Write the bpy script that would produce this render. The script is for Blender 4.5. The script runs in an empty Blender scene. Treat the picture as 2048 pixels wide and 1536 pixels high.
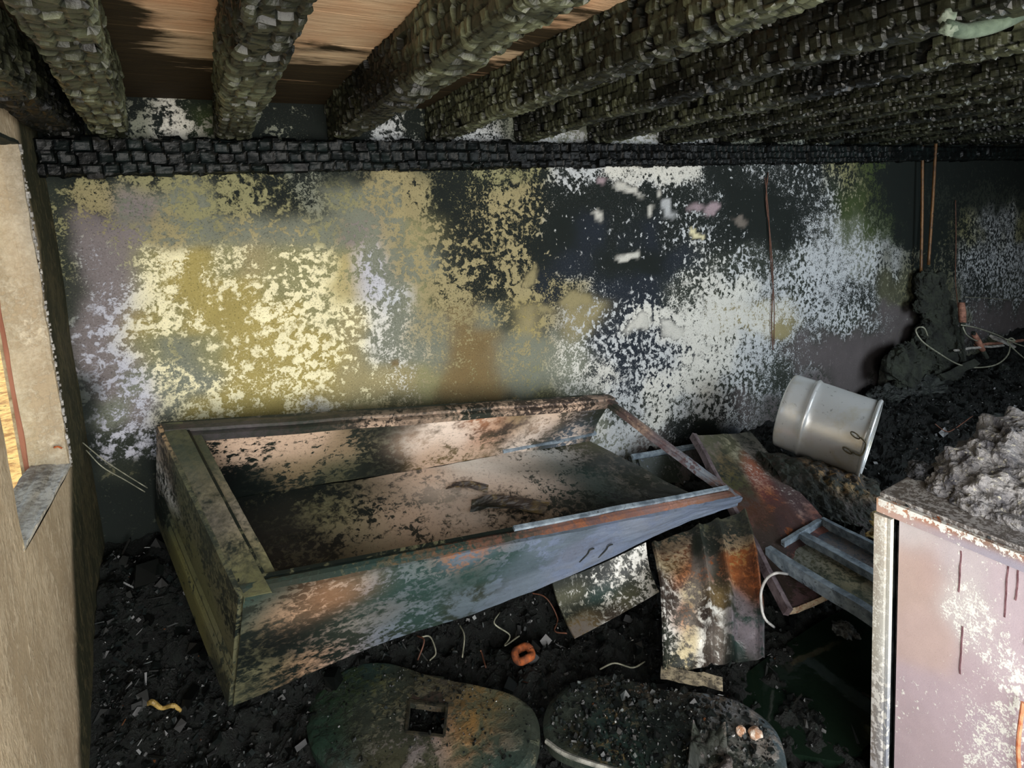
import bpy, math, random
import numpy as np
random.seed(7)
rng = np.random.default_rng(7)
scn = bpy.context.scene
col = scn.collection

# ------------------------------------------------------------------ camera
F_PX, PX, PY = 1110.0, 1041.0, 553.0            # focal length and principal point, 2048x1536 frame
def _n(v):
    v = np.asarray(v, float); return v / np.linalg.norm(v)
_Y = _n([400 - PX, 460 - PY, F_PX])             # room depth axis as the lens sees it
_d = np.array([1606 - PX, 9895 - PY, F_PX]); _d = _n(_d - _Y * _d.dot(_Y))
_X = np.cross(_d, _Y)
if _X[0] < 0: _X = -_X
ROT = np.stack([_X, _Y, -_d], 1)                # camera (right, down, forward) = ROT @ world
cam_d = bpy.data.cameras.new('camera'); cam = bpy.data.objects.new('camera', cam_d); col.objects.link(cam)
scn.camera = cam
cam_d.sensor_width = 36.0; cam_d.lens = F_PX / 2048 * 36.0
cam_d.shift_x = (1024 - PX) / 2048.0; cam_d.shift_y = (PY - 768) / 2048.0
cam_d.clip_start = 0.02
from mathutils import Matrix, Vector
M = np.eye(4); M[:3, 0] = ROT[0]; M[:3, 1] = -ROT[1]; M[:3, 2] = -ROT[2]
cam.matrix_world = Matrix(M.tolist())
def at(px, py, x=None, y=None, z=None):
    r = ROT.T @ np.array([px - PX, py - PY, F_PX])
    if x is not None: return r * (x / r[0])
    if y is not None: return r * (y / r[1])
    return r * (z / r[2])

# ------------------------------------------------------------------ world, sun, doorway daylight, exposure
scn.view_settings.view_transform = 'Standard'; scn.view_settings.look = 'None'
scn.view_settings.gamma = 1.0; scn.view_settings.use_curve_mapping = False
scn.view_settings.exposure = 0.0
scn.cycles.use_adaptive_sampling = True; scn.cycles.adaptive_threshold = 0.06; scn.cycles.max_bounces = 3; scn.cycles.diffuse_bounces = 2; scn.cycles.glossy_bounces = 2; scn.cycles.transmission_bounces = 2
world = bpy.data.worlds.new('sky'); scn.world = world; world.use_nodes = True
bg = world.node_tree.nodes['Background']; bg.inputs[0].default_value = (0.62, 0.78, 1.0, 1); bg.inputs[1].default_value = 1.6
sd = bpy.data.lights.new('sun', 'SUN'); sd.energy = 7.5; sd.angle = math.radians(1.0); sd.color = (1, .9, .72)
so = bpy.data.objects.new('sun', sd); col.objects.link(so)
so.rotation_euler = Vector((-0.12, -0.55, -0.82)).to_track_quat('-Z', 'Y').to_euler()
ad = bpy.data.lights.new('doorway_daylight', 'AREA'); ad.shape = 'RECTANGLE'; ad.size = 1.5; ad.size_y = 1.75
ad.energy = 92; ad.color = (1.0, 0.965, 0.91)
ao = bpy.data.objects.new('doorway_daylight', ad); col.objects.link(ao)
ao.location = (0.45, -0.62, -0.62)
ao.rotation_euler = Vector((0.25, 1, 0.06)).to_track_quat('-Z', 'Z').to_euler()
wd = bpy.data.lights.new('right_fill_light', 'AREA'); wd.shape = 'RECTANGLE'; wd.size = 1.5; wd.size_y = 1.0  # unseen fill added to brighten the right half of the back wall
wd.energy = 64; wd.color = (0.86, 0.94, 1.0)
wo = bpy.data.objects.new('right_fill_light', wd); col.objects.link(wo)
wo.location = (3.55, -0.66, -0.42); wo.rotation_euler = Vector((0.0, 1, -0.10)).to_track_quat('-Z', 'Z').to_euler()

# ------------------------------------------------------------------ numpy noise
def _h(ix, iy, iz, s):
    n = (ix.astype(np.int64) * 374761393 + iy.astype(np.int64) * 668265263 + iz.astype(np.int64) * 2147483647 + s * 1274126177) & 0xffffffff
    n = ((n ^ (n >> 13)) * 1274126177) & 0xffffffff
    n = ((n ^ (n >> 15)) * 2246822519) & 0xffffffff
    return ((n ^ (n >> 16)) & 0xffffff) / float(0xffffff)
def noise(x, y, z=None, s=0):
    x = np.asarray(x, float); y = np.asarray(y, float); z = np.zeros_like(x) if z is None else np.asarray(z, float)
    ix, iy, iz = np.floor(x), np.floor(y), np.floor(z)
    f = [x - ix, y - iy, z - iz]; f = [a * a * (3 - 2 * a) for a in f]
    r = 0
    for i in (0, 1):
        for j in (0, 1):
            for k in (0, 1):
                w = (f[0] if i else 1 - f[0]) * (f[1] if j else 1 - f[1]) * (f[2] if k else 1 - f[2])
                r = r + w * _h(ix + i, iy + j, iz + k, s)
    return r
def fbm(x, y, z=None, s=0, o=4):
    a, t, n = 1.0, 0.0, 0.0
    z = np.zeros_like(np.asarray(x, float)) if z is None else z
    for i in range(o):
        t = t + a * noise(np.asarray(x) * 2 ** i, np.asarray(y) * 2 ** i, z * 2 ** i, s + i); n += a; a *= .5
    return t / n
def lin(c):
    c = np.asarray(c, float) / 255.0
    return np.where(c <= .04045, c / 12.92, ((c + .055) / 1.055) ** 2.4)
ALB = 0.80
def alb(c): return np.minimum(lin(c) * ALB, .82)

# ------------------------------------------------------------------ materials
def mat(name):
    m = bpy.data.materials.new(name); m.use_nodes = True
    return m, m.node_tree.nodes, m.node_tree.links, m.node_tree.nodes['Principled BSDF']
def N(nt, t, **k):
    n = nt.new(t)
    for a, b in k.items(): setattr(n, a, b)
    return n
def math_(nt, ln, op, a, b=None, c=None, clamp=False):
    n = nt.new('ShaderNodeMath'); n.operation = op; n.use_clamp = clamp
    for i, v in enumerate((a, b, c)):
        if v is None: continue
        if isinstance(v, (int, float)): n.inputs[i].default_value = v
        else: ln.new(v, n.inputs[i])
    return n.outputs[0]
def mixc(nt, ln, f, a, b, blend='MIX'):
    n = nt.new('ShaderNodeMix'); n.data_type = 'RGBA'; n.blend_type = blend
    for i, v in ((0, f), (6, a), (7, b)):
        if isinstance(v, (int, float)): n.inputs[i].default_value = v
        elif isinstance(v, (tuple, list, np.ndarray)): n.inputs[i].default_value = (*[float(q) for q in v[:3]], 1)
        else: ln.new(v, n.inputs[i])
    return n.outputs[2]
def noise_n(nt, ln, vec, scale, detail=5, rough=.6, dist=0.0):
    n = nt.new('ShaderNodeTexNoise'); n.inputs['Scale'].default_value = scale; n.inputs['Detail'].default_value = detail
    n.inputs['Roughness'].default_value = rough; n.inputs['Distortion'].default_value = dist
    ln.new(vec, n.inputs['Vector']); return n.outputs[0]
def flaked(name, scale=70, soft=.05, rough=.75, metal=0.0, bump=.25, stretch=(1, 1, 1), grain=.25, softvar=.10, spec=.4, speck=0.0):
    """two attribute colours, the second lying over the first in flakes of an attribute's coverage"""
    m, nt, ln, b = mat(name)
    tc = nt.new('ShaderNodeTexCoord'); mp = nt.new('ShaderNodeMapping'); mp.inputs['Scale'].default_value = stretch
    ln.new(tc.outputs['Object'], mp.inputs[0]); v = mp.outputs[0]
    A = N(nt, 'ShaderNodeAttribute', attribute_name='colA').outputs[0]
    B = N(nt, 'ShaderNodeAttribute', attribute_name='colB').outputs[0]
    C = N(nt, 'ShaderNodeAttribute', attribute_name='cov').outputs[2]
    n1 = noise_n(nt, ln, v, scale, 6, .68, .5)
    n2 = noise_n(nt, ln, v, scale * .22, 4, .6, .3)
    if speck:
        nb = noise_n(nt, ln, v, scale * .42, 4, .6, .4); nm = noise_n(nt, ln, v, scale * .018, 2, .5)
        fm = math_(nt, ln, 'DIVIDE', math_(nt, ln, 'SUBTRACT', nm, .44), .12, clamp=True)
        n1 = math_(nt, ln, 'ADD', n1, math_(nt, ln, 'MULTIPLY', fm, math_(nt, ln, 'SUBTRACT', nb, n1)))
    n = math_(nt, ln, 'ADD', math_(nt, ln, 'MULTIPLY', n1, .62), math_(nt, ln, 'MULTIPLY', n2, .38))
    T = math_(nt, ln, 'MULTIPLY_ADD', C, -.31, .672)
    n3 = noise_n(nt, ln, v, scale * .07, 2, .5)
    w = math_(nt, ln, 'MULTIPLY_ADD', math_(nt, ln, 'SUBTRACT', n3, .42, clamp=True), softvar * 4, soft)
    fac = math_(nt, ln, 'ADD', math_(nt, ln, 'DIVIDE', math_(nt, ln, 'SUBTRACT', n, T), w), .5, clamp=True)
    c = mixc(nt, ln, fac, A, B)
    if speck:
        n5 = noise_n(nt, ln, v, scale * 1.9, 4, .6, .3)
        c = mixc(nt, ln, math_(nt, ln, 'MULTIPLY', math_(nt, ln, 'DIVIDE', math_(nt, ln, 'SUBTRACT', n5, .585), .05, clamp=True), speck), c, mixc(nt, ln, .6, A, (.006, .008, .007)))
        c = mixc(nt, ln, math_(nt, ln, 'MULTIPLY', math_(nt, ln, 'DIVIDE', math_(nt, ln, 'SUBTRACT', .41, n5), .05, clamp=True), math_(nt, ln, 'MULTIPLY', math_(nt, ln, 'SUBTRACT', C, .18, clamp=True), speck * 1.8, clamp=True)), c, B)
    g = noise_n(nt, ln, v, scale * 3.2, 3, .7)
    gv = math_(nt, ln, 'MULTIPLY_ADD', g, grain * 2, 1 - grain)
    g2 = noise_n(nt, ln, v, scale * .1, 3, .6)
    gv = math_(nt, ln, 'MULTIPLY', gv, math_(nt, ln, 'MULTIPLY_ADD', g2, grain * 1.6, 1 - grain * .8))
    cm = N(nt, 'ShaderNodeCombineColor'); [ln.new(gv, cm.inputs[i]) for i in range(3)]
    c = mixc(nt, ln, 1.0, c, cm.outputs[0], 'MULTIPLY')
    ln.new(c, b.inputs['Base Color'])
    ln.new(math_(nt, ln, 'MULTIPLY_ADD', fac, -.12, rough), b.inputs['Roughness'])
    b.inputs['Metallic'].default_value = metal; b.inputs['Specular IOR Level'].default_value = spec
    bp = nt.new('ShaderNodeBump'); bp.inputs['Strength'].default_value = bump; bp.inputs['Distance'].default_value = .004
    ln.new(math_(nt, ln, 'MULTIPLY_ADD', g, .4, fac), bp.inputs['Height']); ln.new(bp.outputs[0], b.inputs['Normal'])
    return m
def two_tone(name, c1, c2, scale=20, thr=.5, w=.1, rough=.6, metal=0.0, bump=.3, stretch=(1, 1, 1), c3=None, t3=.62, spec=.5, bscale=None, bdist=.006):
    m, nt, ln, b = mat(name)
    tc = nt.new('ShaderNodeTexCoord'); mp = nt.new('ShaderNodeMapping'); mp.inputs['Scale'].default_value = stretch
    ln.new(tc.outputs['Object'], mp.inputs[0]); v = mp.outputs[0]
    n = noise_n(nt, ln, v, scale, 6, .65, .3)
    f = math_(nt, ln, 'ADD', math_(nt, ln, 'DIVIDE', math_(nt, ln, 'SUBTRACT', n, thr), w), .5, clamp=True)
    c = mixc(nt, ln, f, alb(c1), alb(c2))
    if c3 is not None:
        n2 = noise_n(nt, ln, v, scale * 2.3, 5, .7, .2)
        f2 = math_(nt, ln, 'ADD', math_(nt, ln, 'DIVIDE', math_(nt, ln, 'SUBTRACT', n2, t3), .06), .5, clamp=True)
        c = mixc(nt, ln, f2, c, alb(c3))
    ln.new(c, b.inputs['Base Color']); b.inputs['Roughness'].default_value = rough; b.inputs['Metallic'].default_value = metal
    b.inputs['Specular IOR Level'].default_value = spec
    n4 = noise_n(nt, ln, v, bscale or scale * 4, 5, .65)
    bp = nt.new('ShaderNodeBump'); bp.inputs['Strength'].default_value = bump; bp.inputs['Distance'].default_value = bdist
    ln.new(n4, bp.inputs['Height']); ln.new(bp.outputs[0], b.inputs['Normal'])
    return m

# ------------------------------------------------------------------ mesh helpers
def tag(o, label=None, cat=None, group=None, kind=None):
    for k, v in (('label', label), ('category', cat), ('group', group), ('kind', kind)):
        if v: o[k] = v
    return o
def root_loc(o):
    p = np.zeros(3)
    while o is not None: p += np.array(o.location); o = o.parent
    return p
def thing(name, label, cat, loc, group=None):
    o = bpy.data.objects.new(name, None); col.objects.link(o); o.location = [float(a) for a in loc]; o.empty_display_size = .05
    return tag(o, label, cat, group)
def mk(name, V, Fc, m, parent=None, smooth=False, attrs=None, loc=None):
    """V world-space vertices; object origin at loc (top-level) or at its parent's origin"""
    V = np.asarray(V, float)
    base = root_loc(parent) if parent is not None else (np.array(loc, float) if loc is not None else np.array([(V[:, 0].min() + V[:, 0].max()) / 2, (V[:, 1].min() + V[:, 1].max()) / 2, V[:, 2].min()]))
    me = bpy.data.meshes.new(name)
    if isinstance(Fc, np.ndarray):
        k = Fc.shape[1]; nf = len(Fc)
        me.vertices.add(len(V)); me.vertices.foreach_set('co', (V - base).astype(np.float32).ravel())
        me.loops.add(nf * k); me.loops.foreach_set('vertex_index', Fc.astype(np.int32).ravel())
        me.polygons.add(nf); me.polygons.foreach_set('loop_start', np.arange(0, nf * k, k, dtype=np.int32))
        me.polygons.foreach_set('loop_total', np.full(nf, k, np.int32))
        me.update(calc_edges=True)
    else:
        me.from_pydata((V - base).tolist(), [], Fc); me.update()
    me.polygons.foreach_set('use_smooth', np.full(len(me.polygons), bool(smooth)))
    for nme, a in (attrs or {}).items():
        a = np.asarray(a, np.float32)
        if a.ndim == 2:
            at_ = me.attributes.new(nme, 'FLOAT_COLOR', 'POINT'); at_.data.foreach_set('color', np.concatenate([a, np.ones((len(a), 1), np.float32)], 1).ravel())
        else:
            at_ = me.attributes.new(nme, 'FLOAT', 'POINT'); at_.data.foreach_set('value', a)
    me.materials.append(m)
    o = bpy.data.objects.new(name, me); col.objects.link(o)
    if parent is not None: o.parent = parent
    else: o.location = base.tolist()
    return o
def grid_faces(nu, nv, off=0, flip=False):
    i = np.arange(nu - 1)[:, None]; j = np.arange(nv - 1)[None, :]
    a = (i * nv + j + off).ravel(); b = ((i + 1) * nv + j + off).ravel(); c = ((i + 1) * nv + j + 1 + off).ravel(); d = (i * nv + j + 1 + off).ravel()
    return np.stack([a, d, c, b] if flip else [a, b, c, d], 1)
def shell(P, t, nn=None, closed=False):
    """P (nu,nv,3) sheet -> closed shell of thickness t (along minus normal)"""
    nu, nv = P.shape[:2]
    du = np.gradient(P, axis=0); dv = np.gradient(P, axis=1)
    if nn is None: nn = np.cross(du, dv); nn /= np.maximum(np.linalg.norm(nn, axis=2, keepdims=True), 1e-9)
    V = np.concatenate([P.reshape(-1, 3), (P - nn * t).reshape(-1, 3)]); n = nu * nv
    Fs = [grid_faces(nu, nv), grid_faces(nu, nv, n, True)]
    def side(idx, fl):
        a = idx[:-1]; b = idx[1:]
        q = np.stack([a, b, b + n, a + n], 1); Fs.append(q[:, ::-1] if fl else q)
    r = np.arange(nu * nv).reshape(nu, nv)
    if not closed: side(r[:, 0], True); side(r[:, -1], False)
    side(r[0, :], False); side(r[-1, :], True)
    return V, np.concatenate(Fs)
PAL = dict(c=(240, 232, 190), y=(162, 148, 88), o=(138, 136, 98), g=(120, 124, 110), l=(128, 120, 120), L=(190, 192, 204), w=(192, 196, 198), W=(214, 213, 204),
           k=(17, 25, 22), n=(26, 34, 44), t=(152, 142, 104), b=(118, 100, 66), s=(92, 92, 70), m=(92, 86, 86), G=(58, 72, 34), d=(44, 50, 42),
           e=(212, 184, 160), E=(240, 222, 206), f=(96, 97, 68), v=(98, 110, 124), V=(130, 142, 156), r=(106, 62, 38), R=(176, 102, 54), p=(168, 150, 156), P=(196, 182, 190),
           q=(94, 74, 76), i=(230, 230, 224), a=(66, 56, 50), z=(8, 10, 10), u=(120, 112, 104), T=(40, 62, 58))
def pal(c): return alb(PAL[c]) if isinstance(c, str) else alb(c)
def interp(S, ctrl, sig):
    """S (n,2) sample coordinates; ctrl list of (s,t,A,B,cov) -> colA,colB,cov"""
    Cp = np.array([[c[0], c[1]] for c in ctrl]); A = np.array([pal(c[2]) for c in ctrl]); B = np.array([pal(c[3]) for c in ctrl]); K = np.array([c[4] for c in ctrl])
    lum = np.array([.3, .6, .1]); sw = A @ lum > B @ lum      # darker layer below, lighter flakes above
    A[sw], B[sw] = B[sw].copy(), A[sw].copy(); K[sw] = 1 - K[sw]
    sig = np.broadcast_to(np.asarray(sig, float), (2,))
    a = np.zeros((len(S), 3)); b = a.copy(); k = np.zeros(len(S))
    for s0 in range(0, len(S), 20000):
        d = ((S[s0:s0 + 20000, None, :] - Cp[None]) / sig) ** 2
        w = np.exp(-.5 * np.minimum(d.sum(2), 1200)) + 1e-5 / (1 + d.sum(2)) ** 3; w /= w.sum(1, keepdims=True)
        a[s0:s0 + 20000] = w @ A; b[s0:s0 + 20000] = w @ B; k[s0:s0 + 20000] = w @ K
    return a, b, k
def patch(name, C, m, ctrl, parent=None, t=.004, nu=40, nv=24, sig=.14, warp=None, loc=None, ribs=None):
    """bilinear sheet over corners C = [s0t0, s1t0, s1t1, s0t1]; warp(s,t) -> offset along the normal"""
    C = [np.asarray(c, float) for c in C]
    s, tt = np.meshgrid(np.linspace(0, 1, nu), np.linspace(0, 1, nv), indexing='ij')
    S = s[..., None]; T = tt[..., None]
    P = C[0] * (1 - S) * (1 - T) + C[1] * S * (1 - T) + C[2] * S * T + C[3] * (1 - S) * T
    nn = _n(np.cross(C[1] - C[0], C[3] - C[0]))
    if warp is not None: P = P + nn * warp(s, tt)[..., None]
    V, Fq = shell(P, t)
    a, b, k = interp(np.stack([s.ravel(), tt.ravel()], 1), ctrl, sig)
    return mk(name, V, Fq, m, parent, attrs=dict(colA=np.tile(a, (2, 1)), colB=np.tile(b, (2, 1)), cov=np.tile(k, 2)), loc=loc)
def boxV(c, u, v, w):
    c, u, v, w = [np.asarray(a, float) for a in (c, u, v, w)]
    V = [c + u * i + v * j + w * k for k in (-.5, .5) for j in (-.5, .5) for i in (-.5, .5)]
    Fq = np.array([[0, 2, 3, 1], [4, 5, 7, 6], [0, 1, 5, 4], [2, 6, 7, 3], [0, 4, 6, 2], [1, 3, 7, 5]])
    if np.dot(np.cross(u, v), w) < 0: Fq = Fq[:, ::-1]
    return np.array(V), Fq
def join(parts):
    Vs, Fs, o = [], [], 0
    for V, Fq in parts: Vs.append(V); Fs.append(np.asarray(Fq) + o); o += len(V)
    return np.concatenate(Vs), np.concatenate(Fs)
def bar(p, q, up, w, h, seg=1, wob=0, seed=0):
    """bar from p to q; up is the height direction (top face passes through p,q)"""
    p, q, up = [np.asarray(a, float) for a in (p, q, up)]
    ax = _n(q - p); up = _n(up - ax * up.dot(ax)); sd = np.cross(ax, up)
    ts = np.linspace(0, 1, seg + 1); V = []
    for i, t in enumerate(ts):
        c = p + (q - p) * t
        jit = (noise(t * 7 + seed, seed * 3.1, s=seed) - .5) * 2 * wob; ju = (noise(t * 7 + seed, seed * 3.1 + 9, s=seed + 1) - .5) * 2 * wob
        c = c + sd * jit + up * ju
        V += [c + sd * w / 2, c - sd * w / 2, c - sd * w / 2 - up * h, c + sd * w / 2 - up * h]
    Fs = []
    for i in range(seg):
        a = i * 4
        Fs += [[a + j, a + (j + 1) % 4, a + 4 + (j + 1) % 4, a + 4 + j] for j in range(4)]
    Fs += [[3, 2, 1, 0], [seg * 4 + j for j in range(4)]]
    return np.array(V), np.array(Fs)
def tube(pts, r, n=8, sub=6):
    pts = np.asarray(pts, float)
    if sub > 1 and len(pts) > 2:
        out = []
        Pp = np.vstack([2 * pts[0] - pts[1], pts, 2 * pts[-1] - pts[-2]])
        for i in range(1, len(Pp) - 2):
            for k in range(sub):
                t = k / sub; a, b, c, d = Pp[i - 1:i + 3]
                out.append(.5 * ((2 * b) + (-a + c) * t + (2 * a - 5 * b + 4 * c - d) * t * t + (-a + 3 * b - 3 * c + d) * t ** 3))
        out.append(pts[-1]); pts = np.array(out)
    rr = np.broadcast_to(r if np.ndim(r) == 0 else np.interp(np.linspace(0, 1, len(pts)), np.linspace(0, 1, len(r)), r), (len(pts),))
    V = []; ref = np.array([.13, .31, .94]); tan = np.gradient(pts, axis=0)
    for i, p in enumerate(pts):
        a = _n(tan[i]); u = np.cross(ref, a); u = _n(u) if np.linalg.norm(u) > 1e-3 else _n(np.cross([1, 0, 0], a)); w = np.cross(a, u)
        for k in range(n):
            an = 2 * math.pi * k / n; V.append(p + (u * math.cos(an) + w * math.sin(an)) * rr[i])
    Fs = []
    for i in range(len(pts) - 1):
        for k in range(n):
            Fs.append([i * n + k, i * n + (k + 1) % n, (i + 1) * n + (k + 1) % n, (i + 1) * n + k])
    V.append(pts[0]); V.append(pts[-1]); a = len(V) - 2
    for k in range(n):
        Fs.append([a, (k + 1) % n, k, k]); j = (len(pts) - 1) * n; Fs.append([a + 1, j + k, j + (k + 1) % n, j + (k + 1) % n])
    return np.array(V), np.array(Fs)
def lump(c, rad, seed=0, amp=.35, fr=2.2, nu=40, nv=24, o=4):
    th = np.linspace(0, 2 * np.pi, nu, endpoint=False); ph = np.linspace(0.02, np.pi - .02, nv)
    T, Pp = np.meshgrid(th, ph, indexing='ij')
    d = np.stack([np.cos(T) * np.sin(Pp), np.sin(T) * np.sin(Pp), np.cos(Pp)], 2)
    n = fbm(d[..., 0] * fr + seed * 3.3, d[..., 1] * fr + 7, d[..., 2] * fr + 5, s=seed, o=o)
    R = 1 + (n - .5) * 2 * amp
    V = np.asarray(c) + d * R[..., None] * np.asarray(rad)
    Fq = []
    for i in range(nu):
        for j in range(nv - 1):
            a, b = i * nv + j, ((i + 1) % nu) * nv + j
            Fq.append([a, a + 1, b + 1, b])
    return V.reshape(-1, 3), np.array(Fq)
def clean(Fq): return [list(dict.fromkeys(f)) for f in Fq.tolist()]
def mkc(name, V, Fq, m, parent=None, **k): return mk(name, V, clean(Fq), m, parent, **k)

# ------------------------------------------------------------------ shared materials
plaster = flaked('sooty_plaster', scale=96, soft=.03, rough=.85, bump=.35, softvar=.05, spec=.25, grain=.26, speck=.75)
reveal = two_tone('window_reveal_plaster', (150, 128, 92), (205, 188, 150), 30, .5, .25, .9, bump=.5, c3=(120, 100, 70), t3=.68, spec=.2)
enamel = flaked('burnt_enamel', scale=64, soft=.04, rough=.5, bump=.3, grain=.22, softvar=.1, speck=.4)
enamel_soft = flaked('stained_liner', scale=44, soft=.04, rough=.45, bump=.2, grain=.2, softvar=.12, stretch=(1, 1, 1.4), speck=.35)
sheet = flaked('scorched_sheet_metal', scale=64, soft=.045, rough=.48, metal=.15, bump=.35, grain=.32, softvar=.1, speck=.6)
fridge_m = flaked('burnt_fridge_paint', scale=230, soft=.03, rough=.5, bump=.25, grain=.16, softvar=.04, stretch=(1, 1, .8), speck=.25)
char_soft = two_tone('charcoal_crust', (14, 20, 18), (40, 46, 40), 26, .55, .2, .6, bump=.8, c3=(92, 98, 92), t3=.70)
soot_metal = two_tone('sooted_metal', (22, 28, 28), (74, 80, 82), 16, .55, .2, .45, .3, c3=(120, 76, 44), t3=.68)
blue_metal = two_tone('blued_steel', (92, 106, 118), (164, 180, 192), 22, .5, .25, .42, .1, c3=(50, 54, 58), t3=.64)
rail_metal = two_tone('rim_rail', (40, 34, 32), (112, 96, 92), 18, .52, .2, .5, .15, c3=(150, 130, 126), t3=.66)
rust_m = two_tone('rust', (84, 44, 24), (176, 92, 40), 30, .5, .25, .8, c3=(40, 26, 18), t3=.62)
copper = two_tone('dull_copper', (74, 50, 28), (132, 92, 48), 9, .5, .3, .5, .2, c3=(40, 32, 22), t3=.6)
wire_m = two_tone('bare_wire', (110, 112, 96), (176, 176, 156), 30, .5, .3, .5, .2)
brown_wire = two_tone('rusty_wire', (70, 44, 32), (120, 76, 56), 30, .5, .3, .6, .1)
pale_m = two_tone('pale_ash', (120, 118, 114), (196, 192, 184), 30, .5, .25, .9)

# =================================================================== STRUCTURE
WALL, XL, FLOOR, CEIL = 2.2, -0.387, -1.66, 0.455
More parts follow.
